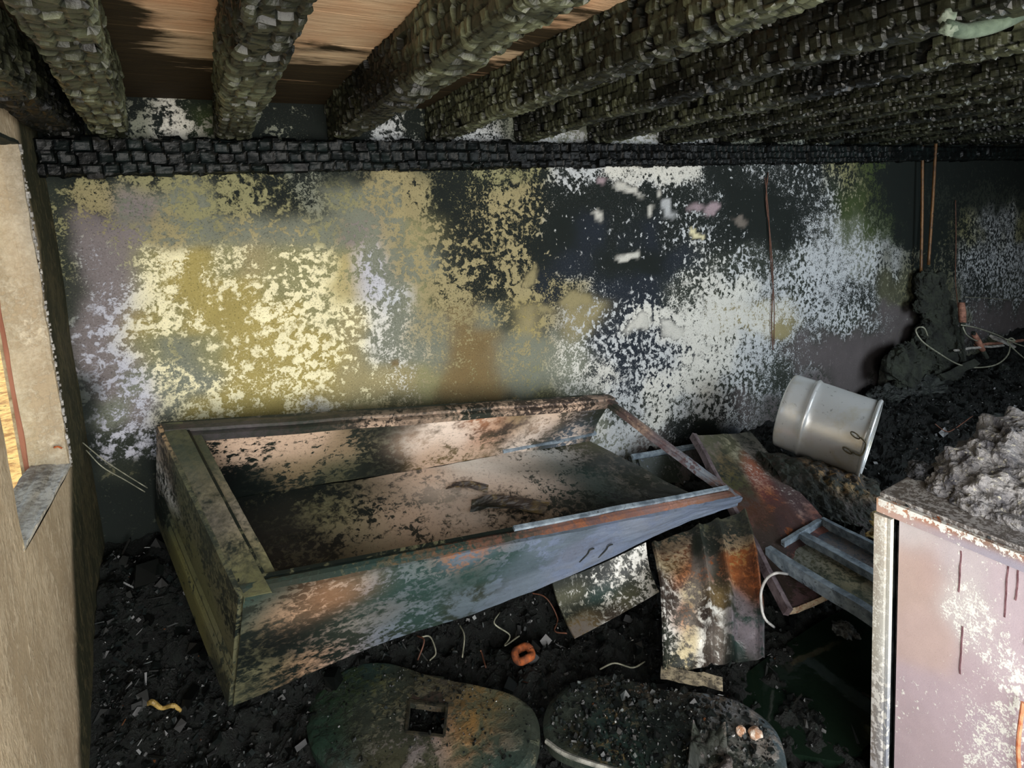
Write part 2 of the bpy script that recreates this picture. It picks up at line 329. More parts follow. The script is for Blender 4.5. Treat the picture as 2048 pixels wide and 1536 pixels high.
# ---- back wall: soot, flaking, stains, cream left of centre, freezer rim's shadow painted in
rows = {
 190: '250 k d .3;420 k G .2;560 k d .3;800 k d .3;1200 k d .2;1700 k d .2;2040 k d .2',
 230: '285 k g .5;340 W k .45;385 W k .4;420 s G .4;470 k d .3;520 k g .3;600 k g .25;690 k d .2;780 w k .5;840 k g .3;960 g k .5;1010 g d .4;1110 w g .5;1250 w g .5;1400 g k .5;1540 g k .5;1750 k d .2;2040 k d .2',
 272: '285 g k .4;340 W k .35;400 g k .4;580 g k .45;690 k d .2;780 w k .4;950 w k .4;1110 w g .4;1250 w g .4;1400 w k .4;1540 g k .4;1750 k d .2;2040 k d .2',
 350: '110 k d .2;200 k o .35;300 o k .35;420 o k .45;520 o k .55;620 g k .5;700 d k .5;780 t k .3;860 s k .5;920 k o .25;1000 o k .45;1080 o k .5;1150 w k .4;1250 W k .25;1350 W k .25;1450 k w .2;1520 k w .4;1600 k w .4;1680 o k .5;1740 G k .4;1800 k d .1;1900 k d .3;2040 k d .3',
 400: '115 d o .4;200 t k .25;280 l g .4;380 o g .4;470 o k .3;560 o k .6;620 g k .4;690 g o .5;760 t g .4;830 t k .2;890 k o .2;950 k t .45;1020 t k .3;1080 k t .4;1130 k w .2;1200 k w .22;1250 k w .25;1300 k w .22;1370 k w .3;1420 k w .4;1480 k w .1;1560 k w .12;1610 k w .35;1660 w k .5;1710 G o .3;1760 G k .4;1800 k d .1;1880 d k .5;1960 d k .4;2040 d k .4',
 460: '115 d o .5;180 l t .3;260 l o .4;340 t g .4;420 o g .5;480 g t .4;560 g t .4;640 g o .5;700 g l .4;770 t g .4;840 t o .4;880 t k .5;940 k t .35;1000 t k .4;1050 k t .4;1120 k w .12;1180 n w .2;1240 k w .25;1290 n w .2;1350 k w .35;1400 k w .45;1450 k w .2;1500 k w .2;1560 k w .12;1620 k w .5;1680 w g .4;1730 G g .3;1770 G k .3;1810 k d .1;1880 k d .3;1930 o k .5;1990 w k .5;2045 o k .45',
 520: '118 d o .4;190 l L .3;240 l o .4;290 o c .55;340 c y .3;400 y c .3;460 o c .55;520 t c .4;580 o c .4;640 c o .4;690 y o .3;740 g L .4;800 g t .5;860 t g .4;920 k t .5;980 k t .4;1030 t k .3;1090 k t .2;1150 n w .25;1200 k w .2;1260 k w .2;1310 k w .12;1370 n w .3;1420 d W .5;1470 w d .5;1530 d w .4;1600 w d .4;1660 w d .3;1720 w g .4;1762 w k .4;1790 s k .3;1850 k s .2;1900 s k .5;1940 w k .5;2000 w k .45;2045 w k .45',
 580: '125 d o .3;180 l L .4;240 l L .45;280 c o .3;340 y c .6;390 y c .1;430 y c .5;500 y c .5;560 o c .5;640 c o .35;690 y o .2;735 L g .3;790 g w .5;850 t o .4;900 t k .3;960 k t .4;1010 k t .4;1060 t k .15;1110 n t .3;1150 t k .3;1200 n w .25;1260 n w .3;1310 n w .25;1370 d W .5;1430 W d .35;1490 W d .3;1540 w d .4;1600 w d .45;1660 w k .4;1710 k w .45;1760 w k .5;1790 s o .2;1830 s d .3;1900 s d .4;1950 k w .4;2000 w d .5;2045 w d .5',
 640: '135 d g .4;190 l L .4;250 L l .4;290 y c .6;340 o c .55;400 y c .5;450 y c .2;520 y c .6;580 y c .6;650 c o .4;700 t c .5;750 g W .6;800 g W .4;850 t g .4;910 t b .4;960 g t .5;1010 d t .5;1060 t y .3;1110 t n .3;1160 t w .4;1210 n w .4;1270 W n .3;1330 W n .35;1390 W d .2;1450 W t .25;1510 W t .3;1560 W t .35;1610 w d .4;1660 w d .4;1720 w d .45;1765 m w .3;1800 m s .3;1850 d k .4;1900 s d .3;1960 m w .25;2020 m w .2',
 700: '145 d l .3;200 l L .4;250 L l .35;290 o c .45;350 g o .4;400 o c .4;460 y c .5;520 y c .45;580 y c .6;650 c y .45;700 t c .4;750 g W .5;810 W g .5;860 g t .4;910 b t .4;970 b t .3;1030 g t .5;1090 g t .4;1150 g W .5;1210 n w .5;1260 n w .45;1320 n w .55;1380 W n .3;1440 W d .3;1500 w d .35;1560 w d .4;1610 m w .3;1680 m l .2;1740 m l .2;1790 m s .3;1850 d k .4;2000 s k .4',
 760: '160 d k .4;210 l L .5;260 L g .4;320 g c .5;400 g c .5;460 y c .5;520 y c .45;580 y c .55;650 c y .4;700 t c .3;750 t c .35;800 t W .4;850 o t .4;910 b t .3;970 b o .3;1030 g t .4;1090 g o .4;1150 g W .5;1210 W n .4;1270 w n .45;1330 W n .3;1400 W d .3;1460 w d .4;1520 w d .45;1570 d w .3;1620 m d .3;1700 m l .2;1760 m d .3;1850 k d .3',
 820: '170 k d .4;220 g L .45;280 L l .4;330 c g .45;400 y c .5;460 y c .55;520 y c .3;580 y c .55;650 W t .4;720 t o .4;800 s t .5;900 s b .5;1000 d b .4;1100 s o .5;1180 g W .5;1250 w d .4;1320 W d .35;1380 w d .4;1440 w k .45;1490 m w .4;1540 m d .4;1600 d k .3;1700 d k .4',
 880: '180 k d .3;240 d L .45;300 L d .45;450 s k .4;900 d k .4;1180 w g .4;1240 w g .3;1300 w l .4;1350 k w .35;1400 k d .2;1460 n k .3;1600 k d .3',
 950: '185 k d .3;260 d s .4;320 k d .3;700 k d .3;1100 s g .4;1200 g w .5;1280 g w .4;1350 k d .3;1600 k d .2',
 1000: '185 k d .3;230 k d .3;280 k d .3;340 k d .3;1250 s g .4;1400 k d .3',
 1060: '190 k d .3;400 k d .3;800 k d .2;1200 k d .3', 1250: '200 k d .2;600 k d .2;1000 k d .2'}
wc = []
def uvw(X, Z): return np.stack([X / (X + 3.88), Z / (X + 3.88)], -1)
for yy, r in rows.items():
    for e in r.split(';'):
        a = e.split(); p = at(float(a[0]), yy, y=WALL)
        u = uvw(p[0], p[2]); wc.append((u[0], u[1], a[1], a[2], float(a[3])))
# single spots: pale blisters in the soot and one brown stain
spots = [(1255, 378, 13, 'W'), (1290, 415, 9, 'W'), (1335, 395, 11, 'W'), (1416, 418, 16, 'p'), (1475, 437, 14, 'u'), (1402, 474, 8, 'c'), (1350, 430, 14, 'w'), (1250, 500, 14, 'W'), (1195, 368, 14, 'p'), (1190, 432, 12, 'W'),
         (790, 722, 13, 'b'), (1100, 628, 16, 't'), (1150, 603, 22, 't'), (1275, 652, 26, 'W'), (1350, 650, 20, 'W'), (1560, 655, 22, 't'), (395, 570, 18, 'y'), (420, 640, 14, 'y'), (545, 815, 16, 'y'), (1075, 560, 16, 't')]
xs = np.concatenate([np.linspace(XL - .09, 1.4, 170), np.linspace(1.4, 7.4, 260)[1:]]); zs = np.linspace(FLOOR - .1, CEIL + .05, 170)
XX, ZZ = np.meshgrid(xs, zs, indexing='ij')
uv = uvw(XX.ravel(), ZZ.ravel())
jit = .030 * np.stack([fbm(XX.ravel() * 6, ZZ.ravel() * 6, s=3, o=5) - .5, fbm(XX.ravel() * 6, ZZ.ravel() * 6, s=9, o=5) - .5], 1)
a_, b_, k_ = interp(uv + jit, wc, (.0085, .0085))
for sx, sy, sr, cc in spots:
    p = at(sx, sy, y=WALL); u0 = uvw(p[0], p[2]); d = np.linalg.norm((uv + jit * 1.0 - u0) * 2450 / sr, axis=1)
    f = .85 * np.clip((1.1 - d) / .4, 0, 1)[:, None]; a_ = a_ * (1 - f) + pal(cc) * f; k_ = k_ * (1 - .75 * f[:, 0])
Pw = np.stack([XX, np.full_like(XX, WALL) + (fbm(XX * 2, ZZ * 2, s=31) - .5) * .008, ZZ], 2)
nW = XX.size
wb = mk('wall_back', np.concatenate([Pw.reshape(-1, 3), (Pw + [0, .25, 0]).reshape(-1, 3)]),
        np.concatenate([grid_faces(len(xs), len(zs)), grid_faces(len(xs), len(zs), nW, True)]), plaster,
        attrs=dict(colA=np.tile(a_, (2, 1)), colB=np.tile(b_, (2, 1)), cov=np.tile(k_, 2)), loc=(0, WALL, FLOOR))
tag(wb, kind='structure', label='flaking soot-stained plaster back wall')

# ---- left wall with window opening
W0, W1, WZ0, WZ1, TH = 1.452, 1.943, -0.637, 0.26, 0.086
lm = flaked('left_wall_plaster', scale=80, soft=.09, rough=.9, bump=.7, softvar=.3, stretch=(1, 1.1, .45), spec=.2, grain=.34)
BRN, BRN2, LGT = (160, 138, 106), (74, 62, 42), (222, 204, 174)
def left_wall_grid():
    ys = np.unique(np.concatenate([np.linspace(-.6, W0, 60), np.linspace(W0, W1, 24), np.linspace(W1, WALL, 24)]))
    zs = np.unique(np.concatenate([np.linspace(FLOOR - .1, WZ0, 60), np.linspace(WZ0, WZ1, 36), np.linspace(WZ1, CEIL + .05, 8)]))
    yy, zz = np.meshgrid(ys, zs, indexing='ij')
    bul = (fbm(yy * 3, zz * 3, s=5) - .5) * .012
    P = np.stack([np.full_like(yy, XL) + bul, yy, zz], 2)
    Fq = grid_faces(len(ys), len(zs)); cy = yy.ravel()[Fq].mean(1); cz = zz.ravel()[Fq].mean(1)
    keep = ~((cy > W0) & (cy < W1) & (cz > WZ0) & (cz < WZ1))
    edge = np.interp(zz, [FLOOR, -1.23, -.64, -.3, .3], [1.46, 1.56, 1.93, 1.945, 1.95]) + (fbm(yy * 6, zz * 6, s=8) - .5) * .06
    soot = np.clip((yy - edge) / .05 + .5, 0, 1)
    brn = fbm(yy * 2.0, zz * 1.2, s=12)[..., None]
    A = pal(BRN) * (1 - brn) + pal((206, 188, 158)) * brn; B = pal(LGT) * np.ones_like(A)
    sc = soot[..., None]; A = A * (1 - sc) + pal((44, 46, 28)) * sc; B = B * (1 - sc) + pal((92, 84, 58)) * sc
    low = np.clip((-.95 - zz) / .5, 0, 1)[..., None] * .0
    cov = .38 + 0 * zz
    return P, Fq[keep], A.reshape(-1, 3), B.reshape(-1, 3), cov.ravel()
P, Fq, A, B, K = left_wall_grid()
wl = mk('wall_left', P.reshape(-1, 3), Fq, lm, attrs=dict(colA=A, colB=B, cov=K), loc=(XL, 0, FLOOR))
tag(wl, kind='structure', label='brown plaster left wall with sooted strip by the corner')
XO = XL - TH
def reveal_patch(name, C, ctrl, seed, nu=30, nv=30):
    return patch(name, C, reveal_f, ctrl, wl, t=.01, nu=nu, nv=nv, sig=.25, warp=lambda s, t: (fbm(s * 6, t * 6, s=seed) - .5) * .008)
reveal_f = flaked('window_reveal', scale=70, soft=.12, rough=.92, bump=.6, softvar=.3, spec=.2, grain=.22)
jc = [(0, 0, (176, 158, 128), (208, 194, 166), .4), (1, 0, (200, 180, 144), (226, 210, 176), .5), (0, 1, (150, 140, 120), (190, 180, 160), .4), (1, 1, (186, 166, 130), (214, 198, 166), .5), (.5, .5, (182, 162, 130), (212, 196, 166), .5)]
reveal_patch('window_jamb', [(XL, W1, WZ0), (XO, W1, WZ0), (XO, W1, WZ1), (XL, W1, WZ1)], jc, 2)
reveal_patch('window_jamb', [(XO, W0, WZ0), (XL, W0, WZ0), (XL, W0, WZ1), (XO, W0, WZ1)], jc, 3)
reveal_patch('window_sill', [(XL, W0, WZ0), (XO, W0, WZ0 + .02), (XO, W1, WZ0 + .02), (XL, W1, WZ0)], [(0, 0, (226, 220, 204), (110, 104, 94), .3), (1, 0, (170, 158, 138), (226, 216, 196), .4), (1, 1, (150, 134, 116), (206, 194, 170), .4), (0, 1, (230, 224, 210), (120, 112, 100), .3), (.5, .5, (200, 190, 170), (120, 112, 100), .35)], 4)
reveal_patch('window_lintel', [(XL, W1, WZ1), (XO, W1, WZ1), (XO, W0, WZ1), (XL, W0, WZ1)], [(0, 0, 'd', 'k', .4), (1, 1, 's', 'd', .4)], 6)
# broken plaster lip along the jamb's inner edge
lipV = []
for i in range(170):
    z = WZ0 + (WZ1 - WZ0) * (i + random.random()) / 170; s_ = random.uniform(.002, .007)
    V, Fb = boxV((XL + random.uniform(-.003, .004), W1 - .001 + random.uniform(-.004, .005), z), (s_, random.uniform(-.3, .3) * s_, 0), (0, s_ * random.uniform(.6, 1.2), .2 * s_), (0, 0, s_ * random.uniform(.8, 2.2)))
    lipV.append((V, Fb))
V, Fb = join(lipV); tag(mk('plaster_lip', V, Fb, pale_m, wl), kind='stuff')
# outer skin of the wall
skin = [boxV((XO - .01, (-.6 + W0) / 2, (FLOOR + CEIL) / 2), (.02, 0, 0), (0, W0 + .6, 0), (0, 0, CEIL - FLOOR + .2)), boxV((XO - .01, (W1 + WALL + .25) / 2, (FLOOR + CEIL) / 2), (.02, 0, 0), (0, WALL + .25 - W1, 0), (0, 0, CEIL - FLOOR + .2)),
        boxV((XO - .01, (W0 + W1) / 2, (FLOOR + WZ0) / 2 - .05), (.02, 0, 0), (0, W1 - W0, 0), (0, 0, WZ0 - FLOOR + .1)), boxV((XO - .01, (W0 + W1) / 2, (WZ1 + CEIL) / 2 + .05), (.02, 0, 0), (0, W1 - W0, 0), (0, 0, CEIL - WZ1 + .1))]
V, Fb = join(skin); mk('outer_render', V, Fb, reveal, wl)
# window frame of reddish timber at the outer edge
redwood = two_tone('red_primed_timber', (150, 92, 66), (196, 134, 102), 18, .5, .3, .8, stretch=(1, 1, .2), c3=(190, 176, 150), t3=.66)
wf = thing('window_1', 'narrow window opening with reddish timber frame in the left wall', 'window', (XO, W1, WZ0)); del wf['category']; wf['kind'] = 'structure'
FW = .03
mk('frame_stile', *boxV((XO - .006, W1 + .003, (WZ0 + WZ1) / 2), (.013, 0, 0), (0, .012, 0), (0, 0, WZ1 - WZ0 + .04)), redwood, wf)
mk('frame_stile', *boxV((XO - .006, W0 - .004, (WZ0 + WZ1) / 2), (.013, 0, 0), (0, .012, 0), (0, 0, WZ1 - WZ0 + .04)), redwood, wf)
mk('frame_head', *boxV((XO - .014, (W0 + W1) / 2, WZ1 + .006), (.026, 0, 0), (0, W1 - W0 - .03, 0), (0, 0, .024)), redwood, wf)
nail = thing('wall_hook', 'small bent rusty hook in the pale window jamb', 'hook', at(112, 892, y=W1))
p = at(112, 892, y=W1); V, Fb = tube([p + (0, .01, 0), p + (.0, -.018, .002), p + (.008, -.022, .004), p + (.016, -.02, -.004)], .0025, 6, 4); mkc('hook_wire', V, Fb, rust_m, nail)

# ---- floor, ground, right and front walls
conc = two_tone('sooty_concrete', (20, 24, 22), (48, 50, 46), 8, .5, .3, .7)
dullw = two_tone('sooty_masonry', (40, 42, 38), (110, 108, 98), 5, .5, .3, .9)
tag(mk('floor', *boxV((3.4, .8, FLOOR - .05), (8.2, 0, 0), (0, 3.4, 0), (0, 0, .1)), conc), kind='structure', label='soot-black concrete floor')
tag(mk('wall_right', *boxV((7.4, .8, (FLOOR + CEIL) / 2), (.1, 0, 0), (0, 3.2, 0), (0, 0, CEIL - FLOOR + .2)), dullw), kind='structure')
V, Fb = join([boxV((2.1, -.75, (FLOOR + CEIL) / 2), (1.4, 0, 0), (0, .12, 0), (0, 0, CEIL - FLOOR + .2)), boxV((5.85, -.75, (FLOOR + CEIL) / 2), (3.1, 0, 0), (0, .12, 0), (0, 0, CEIL - FLOOR + .2)), boxV((3.55, -.75, (FLOOR - .95) / 2), (1.5, 0, 0), (0, .12, 0), (0, 0, -.95 - FLOOR)), boxV((3.55, -.75, (.11 + CEIL + .1) / 2), (1.5, 0, 0), (0, .12, 0), (0, 0, CEIL - .01)), boxV((.5, -.75, .39), (1.8, 0, 0), (0, .12, 0), (0, 0, .28))])  # opening right of the doorway added for the fill light
tag(mk('wall_front', V, Fb, dullw), kind='structure', label='front wall with the doorway the daylight comes through')
gm = two_tone('sunlit_dry_ground', (150, 104, 40), (226, 186, 110), 9, .48, .2, .95, bump=1, c3=(120, 96, 44), t3=.62, bdist=.02, bscale=60)
gx = np.linspace(-9, XO - .02, 60); gy = np.linspace(-6, 8, 80); GX, GY = np.meshgrid(gx, gy, indexing='ij')
mkg = mk('ground', np.stack([GX, GY, -1.05 + (fbm(GX * 2, GY * 2, s=3) - .5) * .1], 2).reshape(-1, 3), grid_faces(60, 80), gm, loc=(-3, 0, -1.05)); tag(mkg, kind='structure', label='sunlit dry yellow ground outside the window')
mkg2 = mk('ground', *boxV((3, -4.2, FLOOR - .05), (16, 0, 0), (0, 6.7, 0), (0, 0, .1)), gm); tag(mkg2, kind='structure', label='dry ground outside the doorway')

# ---- ceiling boards
def board_mat():
    m, nt, ln, b = mat('scorched_boards')
    tc = nt.new('ShaderNodeTexCoord'); mp = nt.new('ShaderNodeMapping'); mp.inputs['Scale'].default_value = (1, 9, 9); ln.new(tc.outputs['Object'], mp.inputs[0])
    geo = nt.new('ShaderNodeNewGeometry')
    g = noise_n(nt, ln, mp.outputs[0], 5, 6, .7, .8)
    wood = mixc(nt, ln, g, alb((130, 100, 70)), alb((238, 214, 178)))
    red = noise_n(nt, ln, geo.outputs['Position'], 3.1, 3, .5)
    wood = mixc(nt, ln, math_(nt, ln, 'MULTIPLY', math_(nt, ln, 'SUBTRACT', red, .45, clamp=True), 4, clamp=True), wood, alb((192, 144, 106)))
    mp2 = nt.new('ShaderNodeMapping'); mp2.inputs['Scale'].default_value = (.8, 3.2, 1); ln.new(geo.outputs['Position'], mp2.inputs[0])
    ch = noise_n(nt, ln, mp2.outputs[0], 2.6, 7, .62, .5)
    A = N(nt, 'ShaderNodeAttribute', attribute_name='cov').outputs[2]
    f = math_(nt, ln, 'ADD', math_(nt, ln, 'DIVIDE', math_(nt, ln, 'SUBTRACT', ch, math_(nt, ln, 'MULTIPLY_ADD', A, -.5, .75)), .10), .5, clamp=True)
    dark = mixc(nt, ln, g, alb((9, 8, 6)), alb((64, 52, 30)))
    ln.new(mixc(nt, ln, f, wood, dark), b.inputs['Base Color']); b.inputs['Roughness'].default_value = .85; b.inputs['Specular IOR Level'].default_value = .15
    bp = nt.new('ShaderNodeBump'); bp.inputs['Strength'].default_value = .6; bp.inputs['Distance'].default_value = .01; ln.new(g, bp.inputs['Height']); ln.new(bp.outputs[0], b.inputs['Normal'])
    return m
boards = board_mat()
ce = thing('ceiling', 'scorched timber board ceiling above the joists', 'ceiling', (0, 0, CEIL)); del ce['category']; ce['kind'] = 'structure'
bw = .215
for i in range(14):
    y1 = WALL + .12 - i * bw
    nx = 160; X = np.linspace(XL - .2, 7.4, nx); yv = np.array([0, .008, .25, .5, .75, .992, 1.0]) * (bw - .0015)
    gx_, gy_ = np.meshgrid(X, yv, indexing='ij')
    dz = np.where((gy_ < .001) | (gy_ > bw - .002), .003, 0) + (fbm(gx_ * 2, gy_ * 3 + i * 5, s=40 + i) - .5) * .004 + (i % 3) * .001
    Pb = np.stack([gx_, y1 - gy_, CEIL + dz], 2)
    V, Fb = shell(Pb, -.02)
    yw = y1 - gy_
    cov = np.clip(np.interp(gx_, [-.4, -.1, .0, .25, .5, .8, 1.1, 1.6, 3], [.95, .62, .22, .28, .30, .46, .58, .75, 1.0]) + np.clip((yw - 1.45) / .6, 0, 1) * .75, 0, 1.2)
    mk('plank', V, Fb, boards, ce, attrs=dict(cov=np.tile(cov.ravel(), 2)))

# ---- charred timbers
def char_mat(name, base, tip, rough=.38, spec=.45):
    m, nt, ln, b = mat(name)
    A = N(nt, 'ShaderNodeAttribute', attribute_name='cov').outputs[2]
    tc = nt.new('ShaderNodeTexCoord')
    n = noise_n(nt, ln, tc.outputs['Object'], 60, 4, .65)
    f = math_(nt, ln, 'MULTIPLY', A, math_(nt, ln, 'MULTIPLY_ADD', n, 1.2, .4), clamp=True)
    ln.new(mixc(nt, ln, f, alb(base), alb(tip)), b.inputs['Base Color'])
    b.inputs['Roughness'].default_value = rough; b.inputs['Specular IOR Level'].default_value = spec
    bp = nt.new('ShaderNodeBump'); bp.inputs['Strength'].default_value = .5; bp.inputs['Distance'].default_value = .003; ln.new(n, bp.inputs['Height']); ln.new(bp.outputs[0], b.inputs['Normal'])
    return m
char_j = char_mat('alligator_char', (5, 7, 5), (88, 92, 70), .42, .3)
char_b = char_mat('blue_black_char', (4, 6, 6), (24, 33, 32), .42, .18)
def char_prof(name, path0, length, prof, m, seed, res, rowh=.027, colw=.040, amp=.010, parent=None, flip=False, thin=.012, dirv=(0, -1, 0), fn=None, ex=9, curl=1.0, lit=1.0):
    """extrude an open profile (list of points with outward normals) along dirv with raised, cracked char scales"""
    prof = np.asarray(prof, float); seg = np.linalg.norm(np.diff(prof, axis=0), axis=1); cum = np.concatenate([[0], np.cumsum(seg)])
    nv = int(cum[-1] / res) + 2; v = np.linspace(0, cum[-1], nv)
    pts = np.stack([np.interp(v, cum, prof[:, k]) for k in range(2)], 1)
    # smooth profile corners
    for _ in range(3):
        q = pts.copy(); q[1:-1] = (pts[:-2] + 2 * pts[1:-1] + pts[2:]) / 4; pts = q
    tg = np.gradient(pts, axis=0); nr = np.stack([tg[:, 1], -tg[:, 0]], 1); nr /= np.linalg.norm(nr, axis=1, keepdims=True)
    if flip: nr = -nr
    nu = int(length / res) + 2; u = np.linspace(0, length, nu)
    U, Vv = np.meshgrid(u, v, indexing='ij')
    uw = U + (fbm(U * 14, Vv * 14, s=seed) - .5) * .030; vw = Vv + (fbm(U * 12 + 40, Vv * 12, s=seed + 1) - .5) * .026
    sz = 1 + .5 * (noise(U * 1.7, Vv * 0 + seed, s=seed + 2) - .5)
    r = np.floor(vw / rowh); off = _h(r, r * 0 + 3, r * 0, seed + 3); cc = np.floor(uw / colw * 1.0 + off)
    fu = uw / colw + off - cc - .5; fv = vw / rowh - r - .5
    hh = _h(cc, r, r * 0 + 1, seed + 4); tu = _h(cc, r, r * 0 + 2, seed + 5) - .5; tv = _h(cc, r, r * 0 + 5, seed + 6) - .5; gone = _h(cc, r, r * 0 + 8, seed + 7)
    bulge = (1 - np.abs(2 * fu) ** ex) * (1 - np.abs(2 * fv) ** ex)
    d = amp * (bulge * (.45 + .8 * hh) + curl * (tu * fu * 2.6 + tv * fv * 2.6 + (.9 * hh + .3) * (fu + .5) * .9))
    d = np.where(gone < .07, -amp * 1.0, d)
    d -= thin * (fbm(U * 2.2, Vv * 4, s=seed + 9) - .35) * 2
    d += (fbm(U * 70, Vv * 70, s=seed + 10, o=2) - .5) * .003
    c3 = np.stack([np.zeros(nv), np.zeros(nv)], 1)
    P2 = pts[None] + nr[None] * d[..., None]
    dirv = np.asarray(dirv, float)
    side = np.array([1., 0, 0]) if abs(dirv[1]) > .5 else np.array([0., 1, 0])
    P = np.asarray(path0)[None, None] + U[..., None] * dirv + P2[..., 0:1] * side + P2[..., 1:2] * np.array([0, 0, 1.])
    if fn is not None: P = fn(P)
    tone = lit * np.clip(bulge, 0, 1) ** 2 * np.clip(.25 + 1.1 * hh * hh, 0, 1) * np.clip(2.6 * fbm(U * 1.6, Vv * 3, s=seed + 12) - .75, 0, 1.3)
    tone = np.where(gone < .06, 0, tone)
    return mk(name, P.reshape(-1, 3), grid_faces(nu, nv, flip=False), m, parent, attrs=dict(cov=tone.ravel()))
# wall plate under the joist ends
BZ0, BZ1, BY = .186, .296, 2.115
tm = thing('wall_plate_beam', 'blue-black charred horizontal beam along the top of the back wall', 'beam', (0, WALL, BZ0))
mk('beam_core', *boxV(((XL + 7.3) / 2, (BY + WALL) / 2 + .012, (BZ0 + BZ1) / 2), (7.3 - XL, 0, 0), (0, WALL - BY - .026, 0), (0, 0, BZ1 - BZ0 - .01)), char_soft, tm)
tag(char_prof('char_scales', (XL, 0, 0), 4.6, [(WALL, BZ0), (BY, BZ0), (BY, BZ1), (WALL, BZ1)], char_b, 77, .0055, rowh=.0375, colw=.046, amp=.008, parent=tm, thin=.006, dirv=(1, 0, 0), ex=6, curl=.6), kind='stuff')
tag(char_prof('char_scales', (XL + 4.6, 0, 0), 2.9, [(WALL, BZ0), (BY, BZ0), (BY, BZ1), (WALL, BZ1)], char_b, 78, .012, rowh=.0375, colw=.046, amp=.006, parent=tm, thin=.006, dirv=(1, 0, 0), ex=6, curl=.6), kind='stuff')
JX = [-.372, -.256, .082, .444, .838, 1.25, 1.665, 2.12, 2.53, 2.95, 3.37, 3.80, 4.22, 4.65, 5.10, 5.55, 6.0, 6.5]
JW, JZ = .098, .300
names = ['against the left wall', 'second from the left wall', 'third from the left wall', 'fourth from the left wall', 'fifth from the left wall', 'sixth from the left wall', 'seventh from the left wall', 'eighth from the left wall', 'ninth from the left wall', 'tenth from the left wall', 'eleventh from the left wall', 'twelfth from the left wall', 'thirteenth from the left wall', 'fourteenth from the left wall', 'fifteenth from the left wall', 'sixteenth from the left wall', 'seventeenth from the left wall', 'eighteenth, last before the right end']
for i, x in enumerate(JX):
    w = JW * (1 + .1 * (random.random() - .5))
    L = 2.85
    jt = thing('ceiling_joist', 'charred ceiling joist with cracked scales, ' + names[i], 'joist', (x + w / 2, WALL, JZ), 'charred ceiling joists')
    sk = .055 if i == 1 else 0.0                   # the second joist runs slightly askew
    mk('joist_core', *boxV((x + w / 2 + sk * L / 2, WALL - L / 2, (JZ + CEIL) / 2 + .015), (w - .05, 0, 0), (sk * L, -L, 0), (0, 0, CEIL - JZ - .04)), char_soft, jt)
    res = .0058 if x < 2.2 else (.0075 if x < 3.6 else .011)
    ins_ = .006; prof = [(x + ins_, CEIL + .01), (x + ins_, JZ + ins_), (x + w - ins_, JZ + ins_), (x + w - ins_, CEIL + .01)]
    fn_ = (lambda P: P + (WALL - P[..., 1:2]) * np.array([sk, 0, 0])) if sk else None
    tag(char_prof('char_scales', (0, WALL, 0), L, prof, char_j, 100 + i * 13, res, rowh=.025 + .005 * random.random(), colw=.021 + .006 * random.random(), amp=.0065, parent=jt, thin=.016, lit=2.6 if i == 0 else 1.0 if x < 2 else .55, fn=fn_, curl=.75), kind='stuff')  # first joist's lit look painted into its char tone; right-hand ones toned down


# =================================================================== DEBRIS BED
HC = np.array([(-.38, 2.2, -.93), (-.38, 1.95, -1.10), (-.1, 2.15, -1.02), (-.3, 1.5, -1.42), (-.2, 1.75, -1.25), (0.0, 1.6, -1.36), (.15, 1.5, -1.47), (.3, 1.45, -1.49), (.2, 1.3, -1.49), (.3, 2.1, -1.12), (.8, 2.1, -1.25), (.5, 1.6, -1.44), (1.5, 2.1, -1.34), (1.5, 1.5, -1.5),
               (2.2, 2.1, -1.38), (3, 2.15, -1.42), (2.9, 1.7, -1.52), (3.6, 2.1, -1.40), (4.2, 2.15, -1.44), (4.7, 2.05, -1.46), (5.3, 2.05, -1.52), (6.2, 2.0, -1.5), (4.5, 1.5, -1.56), (4.2, 1.9, -1.5), (2.5, 1.3, -1.53), (2.5, 1.0, -1.55), (1, 1.2, -1.5),
               (1.5, .9, -1.60), (1.65, 1.0, -1.59), (1.75, .9, -1.60), (.5, 1.2, -1.5), (.3, .8, -1.58), (5.8, 1.4, -1.55), (3.2, 1.0, -1.52), (3.7, 1.7, -1.44), (-.3, 1.1, -1.55), (2.2, 1.6, -1.5), (7, 1, -1.5), (7, 2.1, -1.4)])
def deb_h(x, y):
    x = np.asarray(x, float); y = np.asarray(y, float)
    sg = .22 + .10 * np.clip(x - 1.5, 0, 3)
    d2 = ((x[..., None] - HC[:, 0]) / sg[..., None]) ** 2 + ((y[..., None] - HC[:, 1]) / .22) ** 2
    w = np.exp(-.5 * np.minimum(d2, 600)) + 1e-5 / (1 + d2) ** 2
    h = (w * HC[:, 2]).sum(-1) / w.sum(-1)
    return h + (fbm(x * 5, y * 5, s=51) - .5) * .09 + (fbm(x * 20, y * 20, s=52) - .5) * .075
dx = np.concatenate([np.linspace(XL, 2.4, 300), np.linspace(2.4, 7.3, 260)[1:]]); dy = np.linspace(.25, WALL, 200)
DX, DY = np.meshgrid(dx, dy, indexing='ij')
DZ = deb_h(DX, DY) + (fbm(DX * 60, DY * 60, s=53, o=3) - .5) * .022
deb_m = two_tone('wet_black_debris', (6, 9, 8), (24, 30, 27), 30, .55, .25, .5, bump=1.0, c3=(74, 82, 78), t3=.72, bscale=140, bdist=.012, spec=.35)
tag(mk('debris_bed', np.stack([DX, DY, DZ], 2).reshape(-1, 3), grid_faces(len(dx), len(dy)), deb_m, smooth=False, loc=(2, 1.2, FLOOR)), 'deep bed of wet black charred debris covering the floor', 'debris', kind='stuff')
